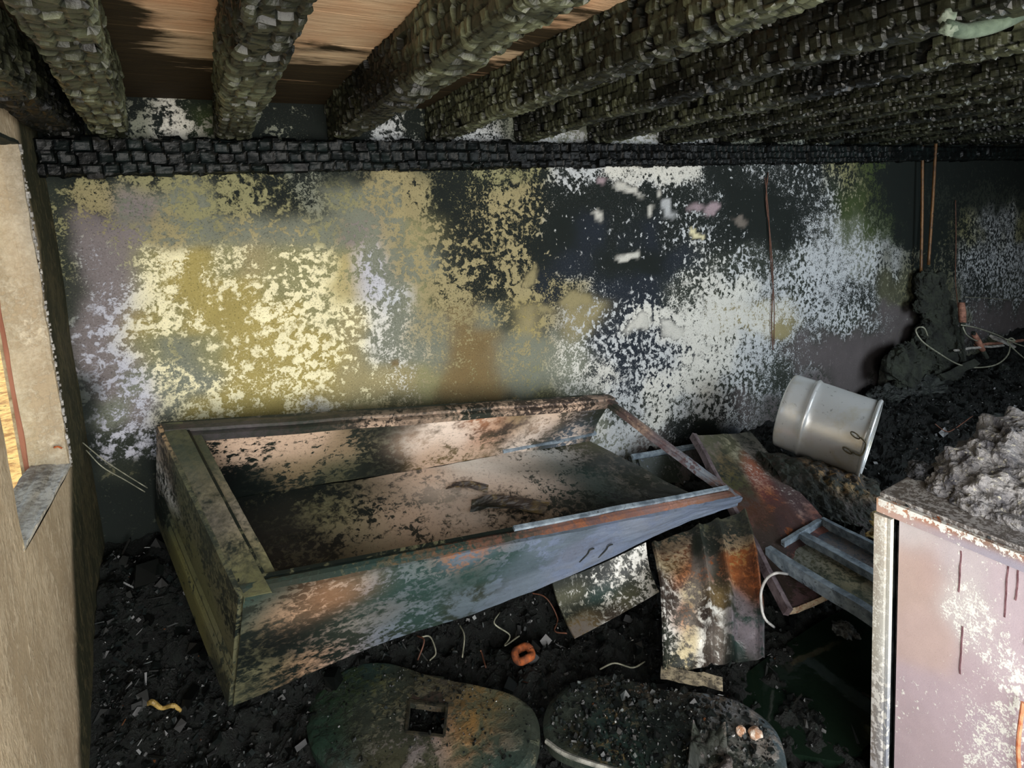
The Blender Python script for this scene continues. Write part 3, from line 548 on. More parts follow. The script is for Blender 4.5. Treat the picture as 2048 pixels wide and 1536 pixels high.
# loose chunks and splinters
cm_, nt, ln, b = mat('debris_chunk'); ln.new(N(nt, 'ShaderNodeAttribute', attribute_name='colA').outputs[0], b.inputs['Base Color']); b.inputs['Roughness'].default_value = .38; b.inputs['Specular IOR Level'].default_value = .32
def chunks(n, size, splinter=False, seed=1, dark=False, where=None):
    r = np.random.default_rng(seed)
    u = r.random(n) ** 1.6; x = XL + .02 + u * 6.6; y = .3 + r.random(n) * 1.86
    z = deb_h(x, y)
    if where is not None: x, y, z = where(r, n)
    s = size[0] * np.exp(r.normal(0, .55, n)); s = np.clip(s, .003, size[1])
    cube = np.array([[i, j, k] for k in (-.5, .5) for j in (-.5, .5) for i in (-.5, .5)])
    pals = np.array([alb(c) for c in [(9, 12, 11), (16, 20, 19), (26, 32, 32), (46, 52, 50), (92, 98, 98), (180, 182, 180), (90, 56, 34)]])
    ci = r.choice(7, n, p=[.6, .3, .1, 0, 0, 0, 0] if dark else [.44, .28, .15, .085, .025, .010, .01])
    if not dark: s = np.where(ci >= 3, np.minimum(s * .6, .011), s)
    V = cube[None] * (1 + .45 * (r.random((n, 8, 3)) - .5))
    sc = np.stack([s, s * (.4 + .6 * r.random(n)), s * (.25 + .5 * r.random(n))], 1)
    if splinter: sc = np.stack([s * (3 + 5 * r.random(n)), s * .5, s * .4], 1)
    V = V * sc[:, None, :]
    q = r.normal(size=(n, 4)); 
    if splinter: q[:, 1:3] *= .35
    q /= np.linalg.norm(q, axis=1, keepdims=True); w, a, b_, c = q.T
    R = np.stack([np.stack([1 - 2 * (b_ * b_ + c * c), 2 * (a * b_ - c * w), 2 * (a * c + b_ * w)], 1), np.stack([2 * (a * b_ + c * w), 1 - 2 * (a * a + c * c), 2 * (b_ * c - a * w)], 1), np.stack([2 * (a * c - b_ * w), 2 * (b_ * c + a * w), 1 - 2 * (a * a + b_ * b_)], 1)], 1)
    V = np.einsum('nij,nkj->nki', R, V) + np.stack([x, y, z + s * .12], 1)[:, None, :]
    Fb = np.array([[0, 2, 3, 1], [4, 5, 7, 6], [0, 1, 5, 4], [2, 6, 7, 3], [0, 4, 6, 2], [1, 3, 7, 5]])
    Fs = (Fb[None] + (np.arange(n) * 8)[:, None, None]).reshape(-1, 4)
    return V.reshape(-1, 3), Fs, np.repeat(pals[ci], 8, 0)
V, Fs, C = chunks(30000, (.006, .034), seed=3); tag(mk('debris_chunks', V, Fs, cm_, attrs=dict(colA=C), loc=(2, 1.2, FLOOR)), 'loose charcoal chunks and flakes scattered over the debris bed', 'debris', kind='stuff')
V, Fs, C = chunks(600, (.022, .07), seed=9, dark=True); tag(mk('debris_clods', V, Fs, cm_, attrs=dict(colA=C * .5), loc=(2, 1.2, FLOOR)), 'larger burnt clods lying in the debris bed', 'debris', kind='stuff')
V, Fs, C = chunks(6000, (.004, .012), True, 5); tag(mk('debris_splinters', V, Fs, cm_, attrs=dict(colA=C), loc=(2, 1.2, FLOOR)), 'charred splinters scattered over the debris bed', 'debris', kind='stuff')

# =================================================================== FREEZER CARCASS
Q1, Q2, Q3, Q4 = [np.array(q) * .775 for q in ((-.223, 2.62, -.768), (1.98, 2.556, -1.12), (2.194, 1.775, -1.48), (-.008, 1.839, -1.127))]
dnv = _n([-.135, .383, -.914]); upv = -dnv
fr = thing('freezer_carcass', 'large tilted burnt-out freezer cabinet lying open on the debris', 'freezer', (.8, 1.7, -1.3))
H1, H2, H3, H4 = .40, .27, .045, .43          # outer depth at each corner: the shell is twisted
B1, B2, B3, B4 = Q1 + dnv * H1, Q2 + dnv * H2, Q3 + dnv * H3, Q4 + dnv * H4
ex = _n(Q2 - Q1); ey = _n(Q4 - Q1)
# outer front panel
BG = (104, 116, 138)
patch('front_panel', [Q4, Q3, B3, B4], enamel_soft, [
 (0, 0, (44, 62, 56), 'd', .4), (.06, .06, (44, 62, 58), 'k', .35), (.16, .04, (70, 88, 84), 'T', .35), (.25, .08, (92, 104, 104), 'T', .35), (.34, .0, (150, 100, 66), 'v', .5), (.4, .12, (88, 100, 108), 'T', .4), (.5, .1, (92, 104, 116), BG, .4), (.7, .15, (112, 122, 138), BG, .4), (1, .3, (100, 112, 130), BG, .4),
 (.10, .2, (206, 172, 146), (150, 110, 80), .85), (.14, .14, (206, 170, 142), (150, 110, 80), .8), (.075, .24, (190, 150, 116), 'T', .45), (.185, .18, 'T', 'v', .4), (.02, .2, 'T', 'k', .3), (.03, .45, 'z', 'k', .3), (.07, .5, 'z', 'k', .3), (.02, .7, 's', 'k', .3), (0, .4, 's', 'k', .4), (.0, .9, 's', 'd', .4), (.05, .85, 'k', 's', .3),
 (.115, .42, (120, 100, 84), 'k', .55), (.10, .6, 'k', 'a', .3), (.14, .55, 'd', (136, 132, 124), .5), (.17, .4, (84, 90, 88), 'T', .4), (.20, .6, (96, 98, 98), 'd', .45), (.10, .88, (178, 142, 112), 'k', .55), (.15, .92, (150, 130, 114), 'k', .5), (.2, .9, 'v', 'd', .4), (.27, .35, (80, 92, 96), 'T', .45), (.27, .7, (90, 102, 108), 'T', .45), (.37, .35, (56, 72, 68), 'T', .4), (.37, .7, (84, 96, 104), 'd', .35),
 (.46, .4, (76, 90, 98), BG, .4), (.46, .8, (96, 108, 120), 'v', .4), (.58, .5, (98, 106, 122), BG, .45), (.58, .85, (110, 118, 132), BG, .4), (.8, .6, (108, 120, 138), BG, .4)], fr, t=.012, nu=100, nv=40, sig=(.032, .11),
 warp=lambda s, t: .012 * np.sin(s * 9) * t + (fbm(s * 8, t * 3, s=4) - .5) * .015)
# left end panel, ribbed lower half
patch('end_panel', [Q1, Q4, B4, B1], enamel, [(0, .05, (196, 160, 120), 'k', .3), (.03, .25, (196, 170, 150), 'd', .35), (.08, .4, 'i', 'd', .45), (.02, .6, 'u', 'k', .5), (.1, .15, 'a', 's', .4), (.4, .1, 's', 'd', .4), (.8, .1, 's', 'd', .5), (1, .2, 's', 'k', .4), (0, .8, 'k', 'd', .3), (.1, .72, 'k', 'T', .3), (.15, .95, 's', 'k', .2), (.3, .6, 'f', 'd', .25), (.3, .9, (112, 110, 68), 'd', .15), (.6, .6, 'f', 'd', .25), (.6, .95, (116, 114, 74), 'd', .18), (.9, .8, 's', 'd', .35), (1, 1, 'd', 's', .4)], fr, t=.012, nu=60, nv=50, sig=.09,
 warp=lambda s, t: .014 * (np.exp(-((t - .62) / .035) ** 2) + np.exp(-((t - .74) / .035) ** 2)) * np.clip((s - .06) * 12, 0, 1))
# far side: liner wall, dark left end part soot, part painted shade
i1, i2, i4 = Q1 + ey * .05 + ex * .06, Q2 + ey * .05, Q4 - ey * .05 + ex * .06
d1, d2 = .33, .235
fl1, fl2, fl3, fl4 = Q1 + ex * .06 + ey * .04 + dnv * d1, Q2 + ey * .04 + dnv * d2 - ex * .04, Q3 - ey * .06 + dnv * .10 - ex * .02, Q4 - ey * .03 + dnv * .34 + ex * .06
patch('far_liner', [fl1, fl2, Q2 + ey * .05 + dnv * .01 - ex * .02, Q1 + ex * .06 + ey * .05 + dnv * .01], enamel_soft, [
 (.02, .6, (130, 112, 92), 'k', .4), (.1, .75, 'e', 'k', .3), (.2, .7, 'e', 'd', .2), (.2, .4, (140, 122, 92), 'd', .3), (.05, .3, 'z', 'k', .3), (.12, .15, 'k', 'd', .3), (.3, .6, (150, 130, 104), 'd', .35), (.3, .2, 's', 'd', .4), (.36, .85, 'd', 'k', .5), (.385, .5, 's', 'k', .5), (.40, .2, 'k', 'd', .4), (.42, .8, 'k', 'd', .4),
 (.46, .6, 'E', 'e', .4), (.5, .8, 'E', 'd', .2), (.52, .3, 'e', 'b', .3), (.58, .6, 'E', 'u', .3), (.62, .8, (176, 118, 82), 'e', .4), (.66, .5, (168, 104, 64), 'd', .35), (.64, .25, 'e', 'b', .4), (.70, .5, 'a', 'e', .35), (.73, .7, 'b', 'a', .4), (.76, .3, 'E', 'd', .35), (.80, .6, 'E', 'e', .3), (.84, .8, 'e', 'd', .25), (.86, .4, 'd', 'a', .4), (.9, .7, 'a', 'u', .45), (.92, .3, 'E', 'v', .4), (.97, .6, 'd', 'v', .3), (1, .3, 'a', 'd', .3)],
 fr, t=.012, nu=100, nv=24, sig=(.035, .16), warp=lambda s, t: (fbm(s * 7, t * 2, s=14) - .5) * .018)
patch('far_outer_panel', [B1, B2, Q2, Q1], soot_metal_f := flaked('sooted_panel', scale=40, soft=.08, rough=.55, metal=.2), [(0, 0, 'k', 'd', .4), (1, 1, 'd', 'u', .3)], fr, t=.01, nu=20, nv=8, sig=.4)
# liner floor: black left end is soot with corner shade painted in
_bare = lambda e: e if (isinstance(e[2], str) and e[2] not in 'Eei') else (e[0], e[1], e[2], e[3], max(.05, e[4] - .14))
patch('liner_floor', [fl1, fl4, fl3, fl2], enamel_soft, [_bare(e) for e in [
 (.1, .02, 'z', 'k', .3), (.4, .03, 'z', 'k', .3), (.7, .05, 's', 'k', .45), (.9, .08, (128, 124, 74), 'k', .4), (.05, .15, 'k', 's', .3), (.25, .14, 'k', 'd', .3), (.55, .13, 's', 'k', .45), (.8, .16, 'k', 's', .35), (.75, .2, (138, 130, 96), 's', .25), (.5, .2, 'z', 'k', .3),
 (.1, .28, 'k', 's', .45), (.3, .26, 'o', 'k', .45), (.5, .27, (176, 162, 134), 'k', .2), (.7, .3, (186, 172, 146), 's', .2), (.9, .28, (140, 132, 104), 'k', .3), (.2, .38, (150, 132, 110), 'k', .35), (.4, .37, 'd', 'e', .45), (.55, .38, 'e', 'k', .45), (.7, .40, (196, 178, 156), 'k', .3), (.9, .42, (140, 130, 108), 'k', .45),
 (.1, .5, 'e', 'k', .3), (.25, .5, 'E', 'E', .3), (.4, .5, (150, 132, 116), 's', .3), (.55, .5, 'E', 'k', .3), (.75, .5, 'e', 'k', .4), (.9, .52, 'k', 'e', .4), (.1, .62, 'i', 'E', .25), (.25, .62, 'E', 'a', .2), (.4, .62, 'e', 'a', .4), (.55, .60, 'k', 'b', .35), (.7, .62, 'e', 'k', .45), (.85, .62, 'k', 'd', .3),
 (.05, .74, 'E', 'd', .3), (.2, .72, 'T', 'k', .3), (.4, .7, 'E', 'T', .35), (.55, .72, 'd', 'a', .4), (.75, .75, 'k', 'd', .3), (.04, .85, 'i', 'd', .35), (.2, .82, (54, 66, 60), 'k', .35), (.4, .82, (64, 74, 72), 'T', .4), (.6, .82, 'T', 'k', .4), (.8, .85, 'k', 'z', .3), (.05, .95, 's', 'u', .4), (.3, .95, (60, 66, 66), 'u', .35), (.6, .95, 'd', 'u', .3), (.9, .95, 'k', 's', .3)]],
 fr, t=.012, nu=60, nv=110, sig=(.11, .05), warp=lambda s, t: (fbm(s * 3, t * 8, s=24) - .5) * .02)
# inner faces of left end (soot blacks with painted shade) and front
patch('end_liner', [Q4 + ex * .055 - ey * .04, Q1 + ex * .055 + ey * .04, fl1, fl4], enamel_soft, [(0, .3, 's', 'k', .5), (.5, .5, 'k', 'd', .3), (1, .5, 'z', 'k', .3), (.2, .9, 'f', 'k', .4)], fr, t=.01, nu=30, nv=14, sig=.25)
patch('front_liner', [Q3 - ey * .04, Q4 - ey * .04, fl4, fl3], enamel_soft, [(0, .5, 'k', 'd', .3), (1, .5, 'k', 's', .3)], fr, t=.01, nu=30, nv=8, sig=.3)
# rim rails
rail_f = flaked('rim_enamel', scale=60, soft=.05, rough=.5, metal=.1, grain=.3, softvar=.3)
def rail(name, p, q, wv, w, h, ctrl, nu=70, sig=.06, wob=.004, seed=1):
    """flat-topped rail: top face from the edge p-q inwards along wv, then a lip turned down"""
    wv = np.asarray(wv, float)
    s = np.linspace(0, 1, nu); prof = [(-.002, -h), (-.002, 0), (w * .3, .004), (w * .62, .004), (w * .66, -.006), (w, -.006), (w, -h * .8)]
    P = np.zeros((nu, len(prof), 3)); pr = np.array(prof)
    jg = (fbm(s * 9, s * 0 + seed, s=seed) - .5) * 2 * wob
    for i, (a, c) in enumerate(prof): P[:, i] = p + (q - p) * s[:, None] + wv * a + upv * (c + jg[:, None])
    t_ = np.linspace(0, 1, len(prof)); S, T = np.meshgrid(s, t_, indexing='ij')
    if np.dot(np.cross(q - p, wv), upv) < 0: P = P[:, ::-1]; T = T[:, ::-1]
    V, Fq = shell(P, .004); a, b, k = interp(np.stack([S.ravel(), T.ravel()], 1), ctrl, (sig, .3))
    return mk(name, V, Fq, rail_f, fr, attrs=dict(colA=np.tile(a, (2, 1)), colB=np.tile(b, (2, 1)), cov=np.tile(k, 2)))
rail('rim_rail_far', Q1, Q2 + ex * .02, ey, .062, .04, [(.0, .3, 'a', 'd', .4), (.1, .6, (74, 70, 72), 'd', .3), (.25, .5, 'd', 'a', .4), (.4, .4, 'd', 'k', .4), (.42, .8, 'e', 'a', .5), (.55, .8, 'd', 'e', .35), (.55, .2, 'a', 'k', .4), (.7, .3, 'a', 'e', .4), (.8, .7, 'a', 'e', .45), (.9, .3, (70, 58, 54), 'e', .3), (1, .5, (84, 72, 70), 'd', .3)], seed=3)
rail('rim_rail_left', Q1, Q4 + ey * .01, ex, .092, .05, [(.02, .3, 'f', 's', .4), (.1, .6, 'd', 's', .4), (.22, .5, (60, 66, 52), 'd', .4), (.32, .4, 's', 'T', .4), (.42, .5, (144, 132, 110), 'd', .3), (.52, .4, 's', 'k', .5), (.6, .7, (150, 140, 126), 'd', .4), (.66, .4, 'u', 'k', .4), (.75, .6, (140, 132, 100), 'd', .35), (.85, .4, 'f', 'k', .45), (.95, .6, 'f', 's', .45)], sig=.08, seed=5)
rail('rim_rail_near', Q4 + ey * .0, Q3 + ex * .01, -ey, .045, .035, [(.05, .5, 'd', 'T', .3), (.2, .5, 'T', 's', .4), (.3, .3, (120, 78, 52), 'T', .4), (.4, .4, (96, 74, 68), 'd', .5), (.55, .5, (108, 84, 78), 'R', .25), (.65, .3, (140, 100, 70), 'q', .5), (.75, .5, (136, 112, 110), 'R', .3), (.85, .5, (150, 138, 140), (150, 100, 66), .45), (.97, .3, 'r', 'a', .5)], seed=7)
rail('rim_rail_right', Q2, Q3, -ex, .04, .03, [(.05, .5, (84, 70, 66), 'd', .3), (.3, .5, (94, 78, 76), 'e', .25), (.5, .5, (120, 112, 116), 'q', .35), (.7, .5, (132, 140, 150), 'q', .4), (.95, .5, (112, 116, 122), 'r', .3)], seed=9)
# loose inner strip lying along the near rim and the bent liner trim at the far end
V, Fb = bar(Q4 + (Q3 - Q4) * .44 + upv * .012 - ey * .04, Q3 + upv * .018 - ey * .035 - ex * .03, upv, .014, .01, 24, .004, 3); mk('trim_strip', V, Fb, blue_metal, fr)
V, Fb = bar(fl1 + (fl2 - fl1) * .72 + upv * .03, fl2 + upv * .05 + ex * .02, upv, .018, .012, 16, .004, 4); mk('trim_strip', V, Fb, blue_metal, fr)
for s_ in (.60, .645):
    p = Q4 + (Q3 - Q4) * s_ + dnv * (.10) - ey * .002; fo = _n(np.cross(ex, dnv)); fo = fo if fo[1] < 0 else -fo
    p = p + fo * .02
    V, Fb = tube([p + dnv * .05 - ex * .02, p + dnv * .02, p + ex * .004, p + ex * .02 - dnv * .004], .0022, 6, 5); mkc('wire_clip', V, Fb, char_soft, fr)
# a curled burnt scrap on the liner floor
pc = fl1 * .25 + fl2 * .35 + fl3 * .2 + fl4 * .2
def scrap(name, label, corners, m, curl, ctrl, sig=.3, t=.003, cat='scrap', nu=26, nv=12):
    C = [np.asarray(c, float) for c in corners]
    o = patch(name, C, m, ctrl, None, t, nu, nv, sig, warp=lambda s, tt: curl * (np.sin(s * 3.1) + .4 * np.sin(tt * 7 + s * 5)) + (fbm(s * 5, tt * 5, s=int(abs(C[0][0]) * 991)) - .5) * curl)
    return tag(o, label, cat)
def on_floor(s, t, lift=.012):
    return fl1 * (1 - s) * (1 - t) + fl4 * s * (1 - t) + fl3 * s * t + fl2 * (1 - s) * t + upv * lift
scrap('burnt_liner_scrap', 'dark curled strip of burnt liner on the freezer floor', [on_floor(.50, .50), on_floor(.66, .64), on_floor(.58, .68), on_floor(.40, .53)], enamel_soft, .02, [(0, 0, 'd', 'k', .4), (1, .5, 'a', 'b', .4)])
scrap('brown_liner_scrap', 'small brown curled flake on the freezer floor', [on_floor(.26, .50), on_floor(.36, .58), on_floor(.30, .60), on_floor(.22, .53)], enamel_soft, .014, [(0, 0, 'b', 'a', .4), (1, .5, 'a', 'b', .4)])

# =================================================================== SHEETS AND PANELS RIGHT OF THE FREEZER
def ctrl_rand(seed, cols, n=26):
    r = random.Random(seed); return [(r.random(), r.random(), *r.choice(cols)) for _ in range(n)]
# long rusty appliance door skin
pa = thing('appliance_door_skin', 'long rust-blotched metal door skin leaning beside the freezer', 'metal panel', (2.1, 1.5, -1.48))
T0, T1 = at(1388, 874, y=1.95), at(1500, 864, y=1.97); U0, U1 = at(1577, 1226, z=-1.47), at(1745, 1160, z=-1.47)
patch('skin', [T0, U0, U1, T1], sheet, [(.02, .2, 's', 'u', .4), (.02, .8, (104, 104, 92), 'd', .4), (.12, .5, 's', (172, 168, 140), .4), (.2, .8, 'u', 'd', .4), (.25, .3, 'b', 'd', .5), (.3, .6, (160, 96, 70), 'i', .3), (.35, .9, 'u', 'i', .4), (.38, .3, 'G', 'd', .4), (.42, .6, 'R', (120, 60, 60), .4), (.48, .85, 'q', 'i', .35), (.5, .3, 'q', 'r', .4), (.55, .6, (90, 66, 62), 'R', .3), (.6, .9, (150, 100, 90), 'q', .5), (.62, .3, 'a', 'r', .4), (.7, .5, (74, 56, 56), 'R', .2), (.8, .2, 'a', 'q', .4), (.85, .5, (64, 44, 44), 'q', .4), (.95, .3, 'q', 'a', .35), (1, .6, 'q', 'd', .3)],
      pa, t=.006, nu=70, nv=24, sig=.07, warp=lambda s, t: (fbm(s * 5, t * 3, s=44) - .5) * .03 + .02 * (np.clip(.06 - t, 0, 1) / .06))
nrm = _n(np.cross(U0 - T0, T1 - T0)); nrm = nrm if nrm[2] > 0 else -nrm
ed = _n(T1 - T0)
V, Fb = bar(T0 + nrm * .03 - ed * .012, U0 + nrm * .03 - ed * .012, nrm, .022, .035, 30, .005, 8); mk('flange', V, Fb, two_tone('mauve_steel', (84, 70, 74), (140, 126, 130), 20, .5, .25, .5, .2, c3=(60, 44, 42), t3=.62), pa)
e1 = U0 + (U1 - U0) * .0; V, Fb = bar(U0 + nrm * .01, U0 + (U1 - U0) * .6 + nrm * .01, nrm, .012, .016, 12, .003, 12); mk('torn_edge', V, Fb, two_tone('pale_torn_edge', (150, 120, 96), (214, 196, 166), 40, .45, .2, .7, c3=(150, 70, 30), t3=.6), pa)
# flanged tray
tz = -1.425
tr = thing('flanged_tray_panel', 'blue-grey shallow metal tray with raised rails beside the upright fridge', 'metal tray', (1.95, 1.05, tz))
ta, tb = at(1645, 1052, z=tz), at(1536, 1114, z=tz); td = _n(at(1760, 1255, z=tz) - tb); tcn = tb + td * .62; tdn = ta + td * .62
patch('tray_base', [ta, tb, tcn, tdn], sheet, [(.2, .2, (128, 122, 120), 'v', .4), (.7, .15, (140, 142, 132), 's', .4), (.6, .4, (176, 166, 136), 's', .45), (.8, .4, 's', 'T', .4), (.2, .5, (110, 100, 100), 'd', .3), (.2, .8, 'm', 'q', .4), (.6, .7, (92, 98, 98), 'd', .3), (.9, .8, 's', 'k', .3)], tr, t=.004, nu=40, nv=50, sig=.12, warp=lambda s, t: (fbm(s * 3, t * 6, s=61) - .5) * .012)
zz_ = np.array([0, 0, 1.])
def trail(name, p, q, w, h, lift, seed): V, Fb = bar(p + zz_ * lift, q + zz_ * lift, zz_, w, h, 22, .003, seed); return mk(name, V, Fb, blue_metal, tr)
trail('tray_flange', ta, tdn, .018, .045, .04, 1); trail('tray_flange', tb, tcn, .030, .05, .045, 2); trail('tray_flange', ta + (tb - ta) * .03, tb - (tb - ta) * .25, .016, .04, .036, 3)
m0 = ta + (tb - ta) * .42; trail('tray_rail', m0, m0 + td * .62, .035, .03, .03, 4); m1 = ta + (tb - ta) * .36; trail('tray_rail', m1, m1 + td * .62, .014, .016, .018, 5)
# ribbed rusty panel in front of the freezer
rb = thing('ribbed_rust_panel', 'upright ribbed panel with orange rust and flaking cream paint', 'metal panel', (1.35, 1.3, -1.48))
c0, c1, c2, c3_ = at(1302, 1088, z=-1.30), at(1322, 1348, z=-1.46), at(1528, 1318, z=-1.46), at(1492, 1020, z=-1.31)
patch('ribbed_sheet', [c0, c1, c2, c3_], sheet, [(.05, .2, (120, 104, 84), 'd', .4), (.05, .6, 'd', 's', .4), (.05, .9, 's', 'd', .5), (.2, .2, (172, 150, 120), 'r', .35), (.25, .75, (150, 130, 104), 'd', .4), (.22, .5, 'd', 'u', .3), (.33, .15, (190, 176, 140), 'b', .4), (.4, .2, 'R', 'r', .4), (.45, .05, 'a', 'i', .35), (.42, .45, 'u', 'R', .35), (.45, .75, 'R', (180, 150, 90), .4), (.5, .6, 'd', 'R', .35), (.55, .85, 'r', 'R', .45), (.55, .3, 'u', (206, 194, 160), .45), (.6, .1, 'a', 'i', .4), (.62, .55, 'b', 'i', .4), (.7, .2, 'R', 'u', .4), (.7, .75, (110, 104, 108), 'd', .35), (.75, .45, 'i', 'a', .5), (.8, .1, 'i', 'd', .5), (.82, .25, 'u', (214, 200, 164), .5), (.85, .75, (104, 98, 104), 'T', .3), (.9, .5, 'u', 'i', .4), (.95, .2, (204, 190, 150), 'd', .4), (1, .7, 'k', 'd', .3), (1, .45, 'a', 'i', .4)],
      rb, t=.005, nu=70, nv=60, sig=.06, warp=lambda s, t: .022 * (np.exp(-((t - .02) / .03) ** 2) + np.exp(-((t - .46) / .04) ** 2) + np.exp(-((t - .66) / .04) ** 2) + np.exp(-((t - .97) / .03) ** 2)) + .05 * np.sin(s * 3.0) + (fbm(s * 5, t * 4, s=71) - .5) * .025)
V, Fb = bar(c1 + zz_ * .02, c1 + (c2 - c1) * .55 + np.array([-.05, -.06, -.0]) + zz_ * .02, zz_, .03, .02, 10, .004, 8); mk('foot_strip', V, Fb, two_tone('flaking_cream', (96, 90, 78), (190, 178, 150), 40, .5, .15, .7, c3=(40, 34, 28), t3=.6), rb)
# curved speckled sheet
cs = thing('curved_speckled_sheet', 'curved sheet with white speckled paint under the freezer front', 'metal sheet', (1.15, 1.45, -1.48))
patch('sheet', [at(1105, 1165, z=-1.32), at(1150, 1275, z=-1.44), at(1318, 1182, z=-1.40), at(1292, 1085, z=-1.28)], enamel, [(.1, .1, 'k', 'd', .4), (.3, .1, 's', 'i', .4), (.5, .1, 'k', 's', .4), (.2, .5, 'k', 'i', .3), (.5, .5, 'T', 'i', .25), (.8, .4, 'k', 's', .4), (.9, .2, 'u', 'b', .4), (.3, .8, 'i', 'k', .45), (.6, .8, 'i', 'd', .45), (.8, .7, 's', 'i', .4), (.95, .5, 'i', 'a', .45), (.95, .9, 'i', 'd', .35), (.1, .95, 'i', 'd', .4)], cs, t=.006, nu=50, nv=40, sig=.12, warp=lambda s, t: -.05 * np.sin(t * 3.14) - .03 * np.sin(s * 3.14))
# dark leaning panel behind the freezer's right end
hp = thing('dark_leaning_panel', 'dark grey panel with a raised square leaning behind the freezer corner', 'metal panel', (1.9, 1.95, -1.4))
h0, h1, h2, h3 = at(1262, 912, y=2.02), at(1282, 990, y=1.92), at(1450, 985, y=1.92), at(1392, 890, y=2.03)
patch('panel', [h0, h1, h2, h3], sheet, [(.1, .3, 'd', 'v', .4), (.1, .8, 'm', 'd', .4), (.5, .3, 'd', 'u', .3), (.5, .7, (70, 60, 60), 'd', .4), (.9, .5, 'd', 'k', .3)], hp, t=.02, nu=20, nv=30, sig=.2)
def bil(C, s, t): return C[0] * (1 - s) * (1 - t) + C[1] * s * (1 - t) + C[2] * s * t + C[3] * (1 - s) * t
hn = _n(np.cross(h1 - h0, h3 - h0)); hn = hn if hn[1] < 0 else -hn
HCn = [h0, h1, h2, h3]
patch('raised_square', [bil(HCn, .12, .06) + hn * .014, bil(HCn, .75, .06) + hn * .014, bil(HCn, .75, .48) + hn * .014, bil(HCn, .12, .48) + hn * .014], sheet, [(.2, .2, 'd', 'v', .35), (.8, .7, 'd', 'u', .3)], hp, t=.014, nu=12, nv=14, sig=.4)
V, Fb = bar(h0 + hn * .012, h3 + hn * .012, -dnv, .02, .02, 10, .002, 2); mk('top_edge_strip', V, Fb, blue_metal, hp)

# =================================================================== ALUMINIUM POT
al, nt, ln, b = mat('dented_aluminium')
tc = nt.new('ShaderNodeTexCoord'); n1 = noise_n(nt, ln, tc.outputs['Object'], 7, 5, .6, .3); n2 = noise_n(nt, ln, tc.outputs['Object'], 40, 4, .6)
c = mixc(nt, ln, math_(nt, ln, 'MULTIPLY', math_(nt, ln, 'SUBTRACT', n1, .5, clamp=True), 4, clamp=True), alb((250, 253, 253)), alb((226, 220, 196)))
c = mixc(nt, ln, math_(nt, ln, 'MULTIPLY', math_(nt, ln, 'SUBTRACT', n2, .64, clamp=True), 6, clamp=True), c, alb((120, 122, 116)))
ln.new(c, b.inputs['Base Color']); b.inputs['Metallic'].default_value = .4; b.inputs['Coat Weight'].default_value = .35; b.inputs['Coat Roughness'].default_value = .18; ln.new(math_(nt, ln, 'MULTIPLY_ADD', n1, .3, .17), b.inputs['Roughness'])
bp = nt.new('ShaderNodeBump'); bp.inputs['Strength'].default_value = .25; bp.inputs['Distance'].default_value = .01; ln.new(n1, bp.inputs['Height']); ln.new(bp.outputs[0], b.inputs['Normal'])
pb = at(1570, 819, y=1.80)
_r = at(1740, 880, y=1.0); _v = _n(pb + _r * 1.7)
pm = _r * ((pb.dot(_v) - .035) / _r.dot(_v))      # the pot lies square to the line of sight
pot = thing('aluminium_pot', 'large dented silver cooking pot lying on its side on the heap', 'pot', (pb + pm) / 2 - (0, 0, .2))
ax = _n(pm - pb); Lp = np.linalg.norm(pm - pb); pu = _n(np.cross(ax, [0, 0, 1.])); pv = np.cross(pu, ax); R0 = .198
def lathe(prof, n=64, dent=None):
    th = np.linspace(0, 2 * np.pi, n, endpoint=False); V = []
    for (t, r) in prof:
        for a in th:
            rr = r
            if dent: rr = r * (1 + dent(t, a))
            V.append(pb + ax * t + (pu * math.cos(a) + pv * math.sin(a)) * rr)
    Fs = []
    for i in range(len(prof) - 1):
        for k in range(n): Fs.append([i * n + k, (i + 1) * n + k, (i + 1) * n + (k + 1) % n, i * n + (k + 1) % n])
    return np.array(V), np.array(Fs)
dn = lambda t, a: float((noise(np.array(t * 6.), np.array(math.cos(a) * 1.6 + 3), np.array(math.sin(a) * 1.6), s=5) - .5) * .06)
prof = [(0, .001), (0, R0 - .012), (.004, R0 - .003), (.012, R0)] + [(x, R0) for x in np.linspace(.03, .105, 4)] + [(.112, R0 + .003), (.121, R0 + .010), (.130, R0 + .003), (.137, R0)] + [(x, R0) for x in np.linspace(.16, Lp - .02, 12)] + [(Lp, R0), (Lp, R0 - .004)] + [(x, R0 - .004) for x in np.linspace(Lp - .02, .01, 8)] + [(.006, .001)]
V, Fb = lathe(prof, 64, dn); mk('pot_body', V, Fb, al, pot, smooth=True)
V, Fb = lathe([(Lp - .012, R0 + .001), (Lp - .008, R0 + .009), (Lp, R0 + .011), (Lp + .006, R0 + .006), (Lp + .006, R0 - .003), (Lp, R0 - .004)], 64, dn); mk('rolled_rim', V, Fb, al, pot, smooth=True)
